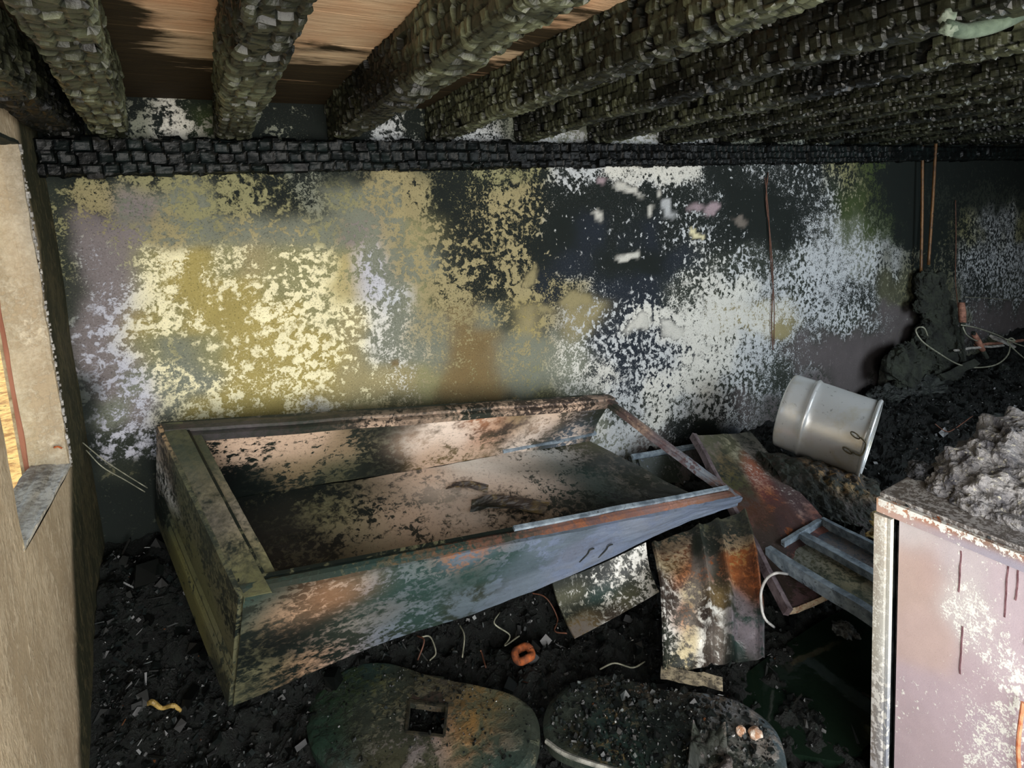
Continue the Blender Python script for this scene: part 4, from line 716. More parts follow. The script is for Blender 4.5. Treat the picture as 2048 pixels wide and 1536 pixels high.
# bail handle: two riveted eye plates and a wire bail, on the flank that faces the camera
def pot_pt(t, a, r=R0): return pb + ax * t + (pu * math.cos(a) + pv * math.sin(a)) * r
camdir = _n(-(pb + pm) / 2); ang0 = math.atan2(camdir.dot(pv), camdir.dot(pu))
def pot_at(px, py):
    best = None
    for a in np.linspace(ang0 - 1.5, ang0 + 1.5, 120):
        for t in np.linspace(.05, Lp, 80):
            p = pot_pt(t, a, R0 + .003); c = ROT @ p; d = (PX + F_PX * c[0] / c[2] - px) ** 2 + (PY + F_PX * c[1] / c[2] - py) ** 2
            if best is None or d < best[0]: best = (d, t, a)
    return best[1:]
hd = None
bail = [pot_at(*q) for q in ((1722, 874), (1731, 888), (1722, 908), (1704, 902))]
wire_d = two_tone('dark_wire', (84, 78, 60), (140, 130, 100), 40, .5, .3, .45, .4)
V, Fb = tube([pot_pt(t, a, R0 + .012) for t, a in bail], .0042, 8, 6); hd = mkc('handle_bail', V, Fb, wire_d, pot)
for q in ((1711, 870), (1694, 900)):
    t, a = pot_at(*q); ring = []
    for k in range(15):
        an = 2 * math.pi * k / 14; ring.append(pot_pt(t + .010 * math.cos(an) * 2.0, a + .045 * math.sin(an) - .03 * math.cos(an), R0 + .006))
    V, Fb = tube(ring, .0034, 6, 2); lug = mkc('handle_lug', V, Fb, wire_d, pot)
    for s_ in (-.009, .009):
        V, Fb = lump(pot_pt(t + s_, a, R0 + .004), (.004, .004, .004), 1, .05, nu=10, nv=6); mk('rivet', V, Fb, al, lug)

# =================================================================== CHARRED MAT HEAP UNDER THE POT
mt_m = flaked('charred_mat', scale=46, soft=.08, rough=.75, bump=.8, grain=.35, stretch=(1, 1, 1))
g0, g1, g2, g3 = at(1515, 905, z=-1.30), at(1600, 1035, z=-1.47), at(1775, 1075, z=-1.50), at(1745, 960, z=-1.40)
mo = patch('charred_mat_heap', [g0, g1, g2, g3], mt_m, [(.1, .1, 'd', 'a', .4), (.1, .5, 'a', 'd', .4), (.15, .6, (66, 58, 54), (190, 150, 96), .25), (.2, .75, (66, 58, 54), (200, 160, 104), .4), (.3, .55, (60, 54, 50), (196, 160, 110), .35), (.45, .6, 'd', (190, 160, 110), .25), (.4, .2, 'd', 'a', .4), (.6, .3, 'd', 'k', .4), (.6, .6, (52, 50, 50), 'd', .4), (.8, .8, (60, 56, 56), 'd', .4), (.9, .3, 'k', 'd', .3), (.2, .95, 'd', 'm', .3)], None, t=.05, nu=110, nv=80, sig=.1,
   warp=lambda s, t: .05 * np.sin(np.clip(s * 1.25, 0, 1) * 3.14) + .035 * np.sin(t * 3.14) + .014 * np.abs(np.sin((t * 17 + s * 5 + fbm(s * 4, t * 4, s=5) * 4))) * np.clip(1.2 - s * 1.3, 0, 1) + (fbm(s * 14, t * 14, s=6) - .5) * .03)
tag(mo, 'ridged charred matting heaped under the silver pot', 'burnt mat')
bf = at(1683, 966, z=-1.36); V, Fb = lump(bf + (0, 0, .0), (.022, .016, .02), 12, .4, nu=18, nv=10)
tag(mk('blue_fragment', V, Fb, two_tone('blue_plastic', (44, 48, 150), (84, 88, 196), 30, .5, .2, .5)), 'small bright blue melted fragment on the charred matting', 'fragment')
fy = at(1740, 1060, z=-1.36); 
scrap('yellow_paper_scrap', 'yellowed torn foam scrap beside the upright fridge edge', [at(1738, 1040, y=1.0), at(1735, 1075, y=1.0), at(1768, 1078, y=1.0), at(1768, 1020, y=1.0)], enamel, .03, [(0, 0, (196, 176, 110), 'b', .4), (1, 1, (170, 150, 90), 'k', .5), (.5, .5, (206, 190, 130), 'b', .4)], t=.012)

# =================================================================== ROUNDED PANELS IN THE FOREGROUND
def smooth_loop(pts, n):
    pts = np.asarray(pts, float); m = len(pts); out = []
    for i in range(m):
        a, b, c, d = pts[i - 1], pts[i], pts[(i + 1) % m], pts[(i + 2) % m]
        for k in range(6):
            t = k / 6; out.append(.5 * ((2 * b) + (-a + c) * t + (2 * a - 5 * b + 4 * c - d) * t * t + (-a + 3 * b - 3 * c + d) * t ** 3))
    out = np.array(out + [out[0]]); L = np.concatenate([[0], np.cumsum(np.linalg.norm(np.diff(out, axis=0), axis=1))])
    return np.stack([np.interp(np.linspace(0, L[-1], n, endpoint=False), L, out[:, k]) for k in range(3)], 1)
def plate(name, outer, inner, m, parent, ctrl, th=.02, n=120, nr=26, sig=.1, dish=.012):
    """flat rounded plate between an outer outline and an inner loop, rim rolled down"""
    O = smooth_loop(outer, n); ctr = O.mean(0)
    if inner is None: I = ctr + (O - ctr) * .02
    else:
        inner = np.asarray(inner, float); c2 = inner.mean(0); I = []
        mm = len(inner); seq = np.vstack([inner, inner[:1]]); ang = np.arctan2(O[:, 1] - c2[1], O[:, 0] - c2[0])
        for a in ang:
            d = np.array([math.cos(a), math.sin(a)]); bt = 1e9
            for k in range(mm):
                p, q = seq[k][:2] - c2[:2], seq[k + 1][:2] - c2[:2]; e = q - p; den = d[0] * e[1] - d[1] * e[0]
                if abs(den) < 1e-9: continue
                t = (p[0] * e[1] - p[1] * e[0]) / den; u = (p[0] * d[1] - p[1] * d[0]) / den
                if t > 0 and -1e-6 <= u <= 1 + 1e-6: bt = min(bt, t)
            I.append([c2[0] + d[0] * bt, c2[1] + d[1] * bt, c2[2]])
        I = np.array(I)
    f = np.linspace(0, 1, nr); P = I[None] * (1 - f)[:, None, None] + O[None] * f[:, None, None]
    P[..., 2] += (fbm(P[..., 0] * 7, P[..., 1] * 7, s=17) - .5) * .02 - dish * np.clip((f - .9) / .1, 0, 1)[:, None] ** 2
    P = np.concatenate([P, P[:, :1]], 1)
    du = np.gradient(P, axis=0); dv = np.gradient(P, axis=1); up = np.cross(du, dv)[..., 2].mean() > 0
    if not up: P = P[::-1]
    V, Fq = shell(P, th, np.array([0, 0, 1.]) * np.ones_like(P), True)
    mn, mx = O.min(0), O.max(0); S = (P.reshape(-1, 3)[:, :2] - mn[:2]) / (mx[:2] - mn[:2])
    a, b, k = interp(S, ctrl, sig)
    return mk(name, V, Fq, m, parent, attrs=dict(colA=np.tile(a, (2, 1)), colB=np.tile(b, (2, 1)), cov=np.tile(k, 2)))
zE = -1.405
seat_m = flaked('sooted_tank_steel', scale=60, soft=.05, rough=.6, metal=.05, bump=.6, grain=.45, softvar=.1, spec=.3, speck=.7)
eo = [(612, 1430), (622, 1388), (655, 1352), (715, 1324), (790, 1326), (860, 1347), (940, 1366), (1010, 1382), (1055, 1404), (1078, 1442), (1076, 1490), (1062, 1530), (1020, 1560), (900, 1572), (760, 1562), (665, 1532), (622, 1490)]
ei = [(820, 1402), (892, 1411), (886, 1469), (814, 1461)]
ctE = [(.05, .6, (36, 58, 48), 'k', .35), (.15, .8, (44, 66, 54), 'd', .35), (.1, .35, 'd', 'T', .4), (.3, .9, 'T', 'G', .4), (.35, .6, 'd', 's', .4), (.3, .3, 's', 'u', .35), (.45, .35, (150, 144, 150), 'd', .4), (.4, .15, 's', 'f', .4), (.5, .7, 'd', 's', .4), (.6, .55, 'a', 'd', .4), (.65, .3, (150, 110, 50), 's', .45), (.7, .6, 's', 'a', .4), (.8, .4, 's', (110, 90, 54), .4), (.9, .2, 'd', 'T', .4), (.7, .1, 'T', 'u', .3), (.95, .05, 'd', 's', .3), (.2, .1, 'd', 's', .4)]
rp = thing('rounded_steel_lid', 'rounded sooty steel lid with a square hole at the bottom of the picture', 'steel lid', (*at(850, 1450, z=zE)[:2], zE - .04))
plate('lid_plate', [at(*q, z=zE) for q in eo], [at(*q, z=zE) for q in ei], seat_m, rp, ctE)
hs = np.array([at(*q, z=zE + .001) for q in ei]); hc = hs.mean(0)
V, Fb = join([bar(hs[i] + (hs[i] - hc) * .06, hs[(i + 1) % 4] + (hs[(i + 1) % 4] - hc) * .06, [0, 0, 1], .007, .006, 6, .001, i) for i in range(4)]); mk('hole_rim', V, Fb, two_tone('hole_rim_steel', (24, 26, 22), (66, 62, 48), 30, .5, .2, .5, .2), rp)
patch('cover_strip', [at(832, 1346, z=zE + .001), at(888, 1352, z=zE + .001), at(893, 1406, z=zE + .001), at(822, 1400, z=zE + .001)], sheet, [(.2, .2, 'd', 'a', .4), (.8, .8, 'a', 'd', .4)], rp, t=.003, nu=14, nv=14, sig=.4, warp=lambda s, t: .006 + 0 * s)
zF = -1.415
fo_ = [(1086, 1440), (1100, 1400), (1140, 1364), (1190, 1346), (1260, 1355), (1340, 1374), (1430, 1386), (1500, 1408), (1548, 1448), (1570, 1500), (1568, 1556), (1500, 1590), (1380, 1585), (1280, 1552), (1200, 1530), (1130, 1506), (1094, 1478)]
ctF = [(.05, .7, 'd', 'T', .4), (.2, .9, 'd', 'T', .4), (.25, .65, 'T', (150, 122, 72), .25), (.2, .4, (36, 58, 50), 'b', .25), (.1, .5, 'T', 'k', .4), (.4, .8, 'k', 'd', .4), (.5, .55, 'k', 'T', .4), (.45, .3, 'k', 'd', .4), (.6, .85, 'd', (150, 112, 84), .3), (.7, .6, 'k', 'd', .4), (.8, .7, 's', 'a', .4), (.9, .5, (74, 66, 56), 'v', .4), (.95, .2, (70, 84, 92), 'u', .4), (.75, .2, (120, 120, 118), 'd', .5), (.6, .1, 'd', 'i', .3)]
rp2 = thing('rounded_steel_lid', 'rounded sooty steel lid strewn with debris, right of the holed one', 'steel lid', (*at(1330, 1460, z=zF)[:2], zF - .04))
plate('lid_plate', [at(*q, z=zF) for q in fo_], None, seat_m, rp2, ctF)
E_ = [at(*q, z=zF + .006) for q in ((1092, 1482), (1130, 1508), (1200, 1532), (1280, 1553))]; V, Fb = tube(E_, .006, 6, 5); mkc('rolled_edge', V, Fb, two_tone('pale_rolled_edge', (90, 92, 86), (150, 150, 142), 40, .5, .2, .6), rp2)
for i, (q, s_) in enumerate((((1510, 1466), .02), ((1482, 1462), .014))):
    V, Fb = lump(at(*q, z=zF + .01), (s_, s_ * .9, .012), 30 + i, .35, nu=16, nv=8); tag(mk('pale_crumb', V, Fb, two_tone('pale_crumb%d' % i, (150, 110, 80), (210, 200, 188), 60, .5, .2, .8)), 'pale crumb on the debris-strewn lid, %s one of two' % ('larger' if i == 0 else 'smaller'), 'fragment')
scrap('grey_cloth_scrap', 'crumpled grey ash sheet lying on the debris-strewn lid', [at(1385, 1440, z=zF + .03), at(1450, 1455, z=zF + .02), at(1465, 1540, z=zF + .02), at(1375, 1530, z=zF + .04)], mt_m, .03, [(.2, .2, 'd', 'm', .3), (.8, .3, 'u', 'd', .5), (.5, .8, 'k', 'm', .3), (.9, .9, 'm', 'u', .4)], nu=40, nv=40)

def on_lid(outl, zl):
    P_ = np.array([at(*q, z=zl) for q in outl]); c_ = P_.mean(0)
    def w(r, n):
        i = r.integers(0, len(P_), n); t = r.random((n, 1)); e = P_[i] * t + P_[(i + 1) % len(P_)] * (1 - t); f = np.sqrt(r.random((n, 1))) * .93
        p = c_ + (e - c_) * f; return p[:, 0], p[:, 1], np.full(n, zl + .004)
    return w
V, Fs, C = chunks(1500, (.005, .024), seed=21, where=on_lid(fo_, zF)); tag(mk('lid_crumbs', V, Fs, cm_, attrs=dict(colA=C * 1.3)), 'charred crumbs strewn over the rounded lid without a hole', 'crumbs', kind='stuff')
V, Fs, C = chunks(420, (.003, .010), seed=22, where=on_lid(eo, zE)); tag(mk('lid_crumbs', V, Fs, cm_, attrs=dict(colA=C * 1.3)), 'fine charred crumbs on the rounded lid with the square hole', 'crumbs', kind='stuff')

# =================================================================== UPRIGHT FRIDGE AT THE RIGHT
FX, FXR, FY0, FY1, FZT, FZS = 1.40, 1.98, .10, .662, -.762, -.800
fg = thing('upright_fridge', 'pale mauve scorched fridge standing at the right edge under grey ash', 'fridge', ((FX + FXR) / 2, (FY0 + FY1) / 2, FLOOR))
pA, pB, pC = (164, 142, 150), (186, 170, 178), (146, 112, 118)
_soft = lambda c: c if isinstance(c, str) else tuple(min(250, 1.1 * (.68 * v + .32 * sum(c) / 3)) for v in c)
patch('side_panel', [(FX, FY1, FLOOR + .02), (FX, FY1, FZS), (FX, FY0, FZS), (FX, FY0, FLOOR + .02)], fridge_m, [(a_, b_, _soft(c_), d_, e_ - .04) for a_, b_, c_, d_, e_ in [
 (1, .05, (178, 168, 170), 'i', .2), (.95, .2, (170, 158, 164), 'i', .3), (.88, .12, (172, 140, 132), 'i', .1), (.85, .05, (176, 148, 138), 'i', .1), (.84, .22, (178, 170, 170), 'i', .62), (.80, .27, (170, 158, 162), 'i', .6), (.75, .34, (170, 152, 160), 'i', .45), (.74, .41, (172, 156, 164), 'i', .66), (.80, .45, (164, 142, 154), 'i', .2), (.9, .4, (168, 150, 160), 'i', .25), (.95, .5, (150, 136, 146), 'i', .1), (.8, .6, (128, 98, 104), 'q', .3), (.7, .15, (176, 148, 142), 'i', .12), (.65, .3, (164, 142, 152), 'i', .3), (.62, .4, (166, 144, 154), 'i', .55), (.6, .55, (132, 104, 112), 'i', .25), (.5, .2, (166, 144, 154), 'i', .3), (.5, .35, (166, 146, 158), 'i', .55), (.48, .5, (140, 104, 112), 'i', .35), (.45, .65, (112, 76, 82), 'i', .25), (.35, .15, pA, 'i', .25), (.35, .35, pA, 'i', .5), (.3, .5, (130, 96, 102), 'q', .3), (.3, .7, (104, 70, 74), 'i', .25), (.1, .3, pC, 'i', .3), (.1, .7, 'q', 'i', .2)]],
 fg, t=.01, nu=70, nv=60, sig=.045)
mk('body_core', *boxV(((FX + FXR) / 2 + .01, (FY0 + FY1) / 2, (FLOOR + FZS) / 2 + .01), (FXR - FX - .03, 0, 0), (0, FY1 - FY0 - .01, 0), (0, 0, FZS - FLOOR - .03)), soot_metal, fg)
patch('top_cap_edge', [(FX - .004, FY1 + .05, FZS + .002), (FX - .004, FY1 + .05, FZT), (FX - .004, FY0, FZT), (FX - .004, FY0, FZS + .002)], fridge_m, [(.3, .02, (196, 160, 140), 'i', .4), (.8, .05, 'i', (180, 140, 110), .4), (.3, .2, (166, 158, 168), 'i', .25), (.9, .2, 'i', 'R', .3), (.9, .35, 'i', 'u', .45), (.3, .45, (150, 146, 160), 'i', .2), (.9, .6, (206, 190, 180), 'R', .35), (.3, .8, (150, 146, 160), 'u', .2), (.9, .9, 'i', 'R', .35)], fg, t=.012, nu=16, nv=60, sig=(.25, .1))
patch('top_panel', [(FX, FY1 + .05, FZT - .003), (FX, FY0, FZT - .003), (FXR, FY0, FZT - .003), (FXR, FY1 + .05, FZT - .003)][::-1], fridge_m, [(.2, .2, 'i', 'u', .5), (.8, .8, (150, 148, 150), (70, 70, 76), .4), (.5, .5, (170, 168, 168), 'u', .5)], fg, t=.012, nu=20, nv=20, sig=.4, warp=lambda s, t: .0 * s)
dr_ = thing  # door slab on the far side, its edge seen as the pale upright strip
patch('door_edge', [(FX - .006, .716, FLOOR + .02), (FX - .006, .716, FZS - .004), (FX - .006, .676, FZS - .004), (FX - .006, .676, FLOOR + .02)], fridge_m, [(.95, .3, (196, 186, 172), 'i', .4), (.8, .3, (186, 184, 170), 'u', .4), (.8, .8, (214, 212, 200), 'i', .4), (.6, .3, (178, 174, 160), 'i', .4), (.6, .8, (200, 204, 206), 'i', .4), (.4, .3, (186, 182, 176), 'u', .4), (.3, .8, (150, 156, 168), 'i', .4), (.15, .4, (166, 164, 170), 'u', .4)], fg, t=.012, nu=60, nv=10, sig=(.12, .3), warp=lambda s, t: .004 * np.exp(-((t - .75) / .1) ** 2))
mk('door_slab', *boxV(((FX + FXR) / 2, .698, (FLOOR + FZS) / 2), (FXR - FX - .01, 0, 0), (0, .038, 0), (0, 0, FZS - FLOOR - .05)), soot_metal, fg)
mk('door_gasket', *boxV(((FX + FXR) / 2 + .004, .670, (FLOOR + FZS) / 2), (FXR - FX - .02, 0, 0), (0, .014, 0), (0, 0, FZS - FLOOR - .06)), two_tone('gasket', (60, 66, 78), (110, 118, 134), 30, .5, .2, .6), fg)
drip_m = two_tone('dark_drip', (96, 66, 72), (128, 96, 102), 40, .5, .2, .35)
for (y_, z0, ln_) in ((.535, -.812, .10), (.527, -.99, .12), (.452, -.79, .13), (.435, -.80, .07), (.415, -.80, .16), (.396, -.805, .18)):
    V, Fb = bar((FX - .0112, y_, z0), (FX - .0112, y_ + .002, z0 - ln_), (-1, 0, 0), .003, .0015, 10, .0008, int(y_ * 900)); mk('soot_drip', V, Fb, drip_m, fg)
# heap of burnt insulation on the fridge
ash_m = two_tone('grey_ash', (84, 84, 92), (176, 174, 174), 26, .48, .25, .9, bump=1.0, c3=(214, 210, 190), t3=.62, bscale=90, bdist=.015)
parts = []
for (px, py, xx, r, sd) in ((1950, 935, 1.60, .085, 1), (1985, 915, 1.66, .095, 2), (2030, 930, 1.70, .11, 3), (1915, 975, 1.56, .055, 4), (1985, 985, 1.56, .08, 5), (2040, 985, 1.58, .08, 6), (1890, 985, 1.52, .035, 7), (2060, 900, 1.8, .12, 8), (1960, 1010, 1.49, .035, 9), (2000, 1035, 1.50, .04, 10), (2045, 1040, 1.52, .06, 11), (1930, 1000, 1.50, .03, 12), (1870, 965, 1.55, .022, 13)):
    c = at(px, py, x=xx); parts.append(lump((c[0], c[1], min(c[2], FZT + r * .5)), (r, r * .9, r * .75), 60 + sd, .5, 2.6, 64, 40, 5))
V, Fb = join(parts)
tag(mk('ash_heap', V, Fb, ash_m, smooth=False), 'lumpy heap of pale grey burnt insulation on top of the fridge', 'ash heap')
# crumbs along the fridge top edge
cr = random.Random(5); mats_ = [pale_m, ash_m, rust_m, two_tone('white_crumb', (190, 186, 176), (226, 222, 210), 60, .5, .2, .8), soot_metal]
pv_ = {k: [] for k in range(5)}
for i in range(420):
    s_ = cr.uniform(.002, .009); y_ = cr.uniform(FY0 + .05, FY1 + .05); x_ = FX + abs(cr.gauss(0, .05))
    V, Fb = boxV((x_, y_, FZT + s_ * .35), (s_, cr.uniform(-.4, .4) * s_, .2 * s_), (cr.uniform(-.4, .4) * s_, s_ * .8, .1 * s_), (0, .2 * s_, s_ * .7)); pv_[cr.choice([0, 0, 1, 1, 2, 3, 3, 3, 4])].append((V, Fb))
for k in range(5):
    V, Fb = join(pv_[k]); tag(mk('ash_crumbs', V, Fb, mats_[k]), ['pale ash crumbs', 'grey ash crumbs', 'rusty crumbs', 'white paint crumbs', 'black soot crumbs'][k] + ' along the fridge top edge', 'crumbs', kind='stuff')
c = at(1842, 930, x=1.56); V, Fb = lump((c[0], c[1], FZT + .022), (.034, .03, .026), 80, .45, 3.5, 48, 28, 4)
tag(mk('charred_ball', V, Fb, char_mat_b := two_tone('glossy_char', (10, 12, 14), (90, 92, 98), 60, .58, .12, .35, bump=.8)), 'crumpled glossy black charred ball at the far corner of the fridge top', 'charred lump')
V, Fb = tube([at(2046, 1405, x=1.37), at(2040, 1450, x=1.365), at(2036, 1500, x=1.37), at(2040, 1560, x=1.375)], .004, 8, 6)
tag(mkc('orange_cable', V, Fb, two_tone('orange_cable', (176, 92, 56), (226, 160, 120), 30, .5, .3, .6)), 'orange cable hanging against the fridge side at the picture edge', 'cable')

# =================================================================== RIGHT END OF THE BACK WALL
for i, (q0, q1) in enumerate((((1845, 290), (1842, 548)), ((1873, 262), (1857, 530)))):
    V, Fb = tube([at(*q0, y=2.15 - .03 * i), (at(*q0, y=2.15 - .03 * i) + at(*q1, y=2.13 - .03 * i)) / 2 + (.005, 0, 0), at(*q1, y=2.13 - .03 * i)], .0105, 10, 8)
    tag(mkc('copper_pipe', V, Fb, copper, smooth=True), ('straight copper pipe, left one of the pair down the sooty wall', 'bent copper pipe, right one of the pair down the sooty wall')[i], 'pipe')
mass_m = two_tone('crumbling_soot_clod', (18, 22, 17), (52, 58, 46), 9, .5, .25, .9, bump=1.0, c3=(84, 90, 78), t3=.68, bscale=50, bdist=.02)
def clod(name, label, specs, m, cat='clod', amp=.38, fr_=2.4):
    ps = [lump(at(px, py, y=yy), r, sd, amp, fr_, 96, 60, 6) for (px, py, yy, r, sd) in specs]
    V, Fb = join(ps); return tag(mk(name, V, Fb, m), label, cat)
def rugged(name, label, outline, y0, n, rr, m, seed, cat='clod'):
    r = random.Random(seed); specs = []
    poly = outline
    def inside(x, y):
        c = False
        for i in range(len(poly)):
            (x1, y1), (x2, y2) = poly[i], poly[i - 1]
            if (y1 > y) != (y2 > y) and x < (x2 - x1) * (y - y1) / (y2 - y1) + x1: c = not c
        return c
    xs_ = [p[0] for p in poly]; ys_ = [p[1] for p in poly]
    while len(specs) < n:
        x, y = r.uniform(min(xs_), max(xs_)), r.uniform(min(ys_), max(ys_))
        if not inside(x, y): continue
        q = r.uniform(*rr); f = (y - min(ys_)) / (max(ys_) - min(ys_))
        specs.append((x, y, y0 - r.uniform(0, .05) - .08 * f, (q * r.uniform(.8, 1.5), q * .7, q * r.uniform(.7, 1.3)), seed * 50 + len(specs)))
    ps = [lump(at(px, py, y=yy), rad, sd, .55, 2.6, 30, 20, 5) for (px, py, yy, rad, sd) in specs]
    V, Fb = join(ps); return tag(mk(name, V, Fb, m), label, cat)
rugged('fallen_flue_clod', 'tall dark crumbling clod standing against the wall below the copper pipes', [(1838, 560), (1880, 556), (1892, 600), (1905, 650), (1915, 690), (1870, 690), (1850, 640), (1836, 610)], 2.16, 46, (.035, .085), mass_m, 3)
rugged('soot_boulder', 'broad black-green lump left of the tall clod', [(1790, 690), (1840, 645), (1890, 650), (1925, 700), (1915, 755), (1830, 770), (1790, 735)], 2.11, 60, (.04, .1), mass_m, 4)
clod('rubble_mound', 'dark rubble mound behind the silver pot', [(1830, 800, 2.0, (.30, .14, .2), 13), (1900, 830, 1.95, (.4, .2, .22), 14), (1770, 800, 2.05, (.2, .1, .1), 15)], char_soft, 'rubble', .45, 3.2)
clod('rubble_mound', 'black rubble mound at the right edge behind the fridge ash', [(1990, 800, 1.9, (.4, .2, .25), 17), (2050, 850, 1.7, (.4, .2, .25), 18), (1960, 880, 1.6, (.35, .2, .18), 19)], char_soft, 'rubble', .45, 3.2)
bk = thing('grey_block', 'small upright grey block at the wall foot right of the pot', 'block', at(1778, 772, y=2.12))
V, Fb = bar(at(1781, 742, y=2.12), at(1778, 776, y=2.12), (0, -1, 0), .07, .06, 6, .004, 3); mk('block_body', V, Fb, two_tone('grey_block_m', (74, 78, 72), (120, 122, 112), 30, .5, .2, .9), bk)
# stubs, sticks and wires on the right heap
pink = two_tone('scorched_terracotta', (104, 66, 52), (176, 126, 104), 30, .5, .25, .8, c3=(60, 44, 36), t3=.64)
for i, (a0, a1, r_) in enumerate((((1923, 605), (1925, 645), .026), ((1948, 668), (1965, 700), .024))):
    p0, p1 = at(*a0, y=1.98), at(*a1, y=1.96); st = thing('valve_stub', ('pink scorched pipe stub standing upright above the wires', 'leaning reddish pipe stub among the wire coils')[i], 'pipe stub', p1)
    V, Fb = tube([p0, (p0 + p1) / 2, p1], [r_ * .8, r_, r_ * .9], 14, 4); mkc('stub_tube', V, Fb, pink, st, smooth=True)
    ax_ = _n(p0 - p1); V, Fb = tube([p0, p0 + ax_ * .02], r_ * .6, 12, 1); mkc('stub_cap', V, Fb, char_soft, st); V, Fb = tube([p1, p1 - ax_ * .09], r_ * .72, 12, 1); mkc('stub_foot', V, Fb, mass_m, st)
sticks = [((1925, 665), (1932, 735), 1.95, .03, 'grey charred lath hanging below the pink stub', mass_m), ((1885, 755), (1955, 722), 1.9, .05, 'flat broken grey board under the wire loop', mass_m), ((1910, 700), (2010, 690), 1.97, .016, 'pale thin rod lying across the right heap', pale_m), ((1950, 690), (2048, 680), 2.0, .02, 'pinkish scorched lath across the wire coils', pink), ((1975, 770), (2060, 728), 1.85, .035, 'dark charred stick slanting at the right edge', char_soft), ((1985, 672), (2030, 690), 1.99, .04, 'white ash-coated splinter on the right heap', pale_m)]
for i, (q0, q1, yy, w, lb, m_) in enumerate(sticks):
    V, Fb = bar(at(*q0, y=yy), at(*q1, y=yy - .03), (0, -.6, .8), w, w * .5, 10, .006, 20 + i); tag(mk('charred_stick', V, Fb, m_), lb, 'stick')
wires = [([(1855, 672), (1848, 656), (1836, 655), (1832, 664), (1846, 684), (1880, 708), (1915, 728), (1950, 735), (1990, 730), (2014, 712), (2020, 690), (2012, 678)], 1.88, .0055, 'long pale looped wire drooping across the right heap', wire_m),
         ([(1922, 650), (1950, 655), (1990, 668), (2015, 680), (2040, 690), (2070, 700)], 1.92, .005, 'pale wire running right from the pink stub', wire_m), ([(1925, 652), (1932, 668), (1945, 678), (1955, 682)], 1.93, .005, 'short olive wire curling below the pink stub', wire_m),
         ([(2010, 678), (2030, 682), (2022, 676), (2015, 684), (2035, 705), (2070, 735)], 1.86, .005, 'knotted pale wire at the right edge of the heap', wire_m),
         ([(1911, 400), (1912, 480), (1911, 560), (1916, 615)], 2.185, .0035, 'thin tan wire hanging straight down the wall right of the pipes', brown_wire), ([(1930, 594), (1970, 596), (2020, 600)], 2.185, .003, 'thin pale wire stretched along the wall above the heap', wire_m),
         ([(1536, 345), (1532, 400), (1540, 470), (1546, 560), (1543, 640), (1546, 700)], 2.188, .0035, 'long rusty wire hanging down the middle of the flaking wall', brown_wire), ([(1530, 355), (1537, 430), (1541, 520), (1548, 600), (1548, 690)], 2.184, .003, 'second rusty wire twisted beside the long hanging one', brown_wire),
         ([(165, 885), (205, 918), (245, 945), (295, 976)], 2.10, .0016, 'thin pale wire slanting down in the left corner, upper of two', wire_m), ([(172, 900), (205, 934), (250, 960), (290, 984)], 2.09, .0016, 'thin pale wire slanting down in the left corner, lower of two', wire_m),
         ([(1575, 1148), (1552, 1146), (1533, 1158), (1522, 1185), (1524, 1220), (1532, 1240), (1548, 1254)], 1.10, .0045, 'white curved cable bowing left of the flanged tray', two_tone('white_cable', (150, 150, 148), (206, 206, 204), 30, .5, .3, .6)),
         ([(1870, 848), (1890, 862), (1905, 860), (1945, 832)], 1.5, .003, 'faint thin wire above the ash heap', brown_wire)]
for pts, yy, r_, lb, m_ in wires:
    V, Fb = tube([at(*q, y=yy - .02 * math.sin(i * 1.7) * (yy < 2.15)) for i, q in enumerate(pts)], r_ * 1.0, 6, 6); tag(mkc('loose_wire', V, Fb, m_, smooth=True), lb, 'wire')

# =================================================================== FOREGROUND ODDS AND ENDS
def gz(px, py):                                   # debris surface under a pixel
    z = -1.45
    for _ in range(12): p = at(px, py, z=z); z = float(deb_h(np.array([p[0]]), np.array([p[1]]))[0])
    return at(px, py, z=z)
p0, p1 = gz(222, 1252), gz(205, 1095)
V, Fb = bar(gz(205, 1092) + (0, 0, .03), gz(222, 1252) + (0, 0, .03), (0, 0, 1), .022, .012, 16, .006, 5); tag(mk('charred_lath', V, Fb, two_tone('pale_charred_lath', (40, 40, 30), (120, 118, 92), 30, .5, .2, .85)), 'pale charred lath lying in the debris near the left wall', 'lath')
V, Fb = bar(gz(325, 1225) + (0, 0, .02), gz(388, 1190) + (0, 0, .02), (0, 0, 1), .05, .02, 8, .006, 6); tag(mk('scorched_board_end', V, Fb, two_tone('orange_scorched_wood', (34, 26, 14), (150, 100, 40), 14, .5, .2, .8)), 'orange-brown scorched board end under the freezer end', 'board')
V, Fb = bar(gz(230, 1290) + (0, 0, .01), gz(410, 1215) + (0, 0, .01), (0, 0, 1), .03, .025, 16, .006, 16); tag(mk('charred_pole', V, Fb, char_soft), 'dark charred pole slanting in the debris left of the freezer', 'pole')
V, Fb = boxV(gz(385, 1337) + (0, 0, .01), (.016, .006, 0), (-.003, .008, 0), (0, 0, .006)); tag(mk('white_chip', V, Fb, mats_[3]), 'small white chip on the black debris left of the freezer', 'chip')
V, Fb = tube([gz(280, 1432) + (0, 0, .015), gz(305, 1424) + (0, 0, .03), gz(325, 1426) + (0, 0, .015), gz(350, 1428) + (0, 0, .025), gz(372, 1438) + (0, 0, .012)], [.003, .007, .005, .006, .003], 8, 6); tag(mkc('yellow_twist', V, Fb, two_tone('yellow_melt', (110, 90, 40), (190, 160, 90), 40, .5, .3, .5)), 'yellowish twisted melted strip on the debris at lower left', 'melted strip')
V, Fb = tube([gz(168, 1402) + (0, 0, .02), gz(190, 1388) + (0, 0, .025), gz(205, 1370) + (0, 0, .02), gz(214, 1358) + (0, 0, .012)], .0025, 6, 5); tag(mkc('loose_wire', V, Fb, wire_m), 'short pale wire near the foot of the left wall', 'wire')
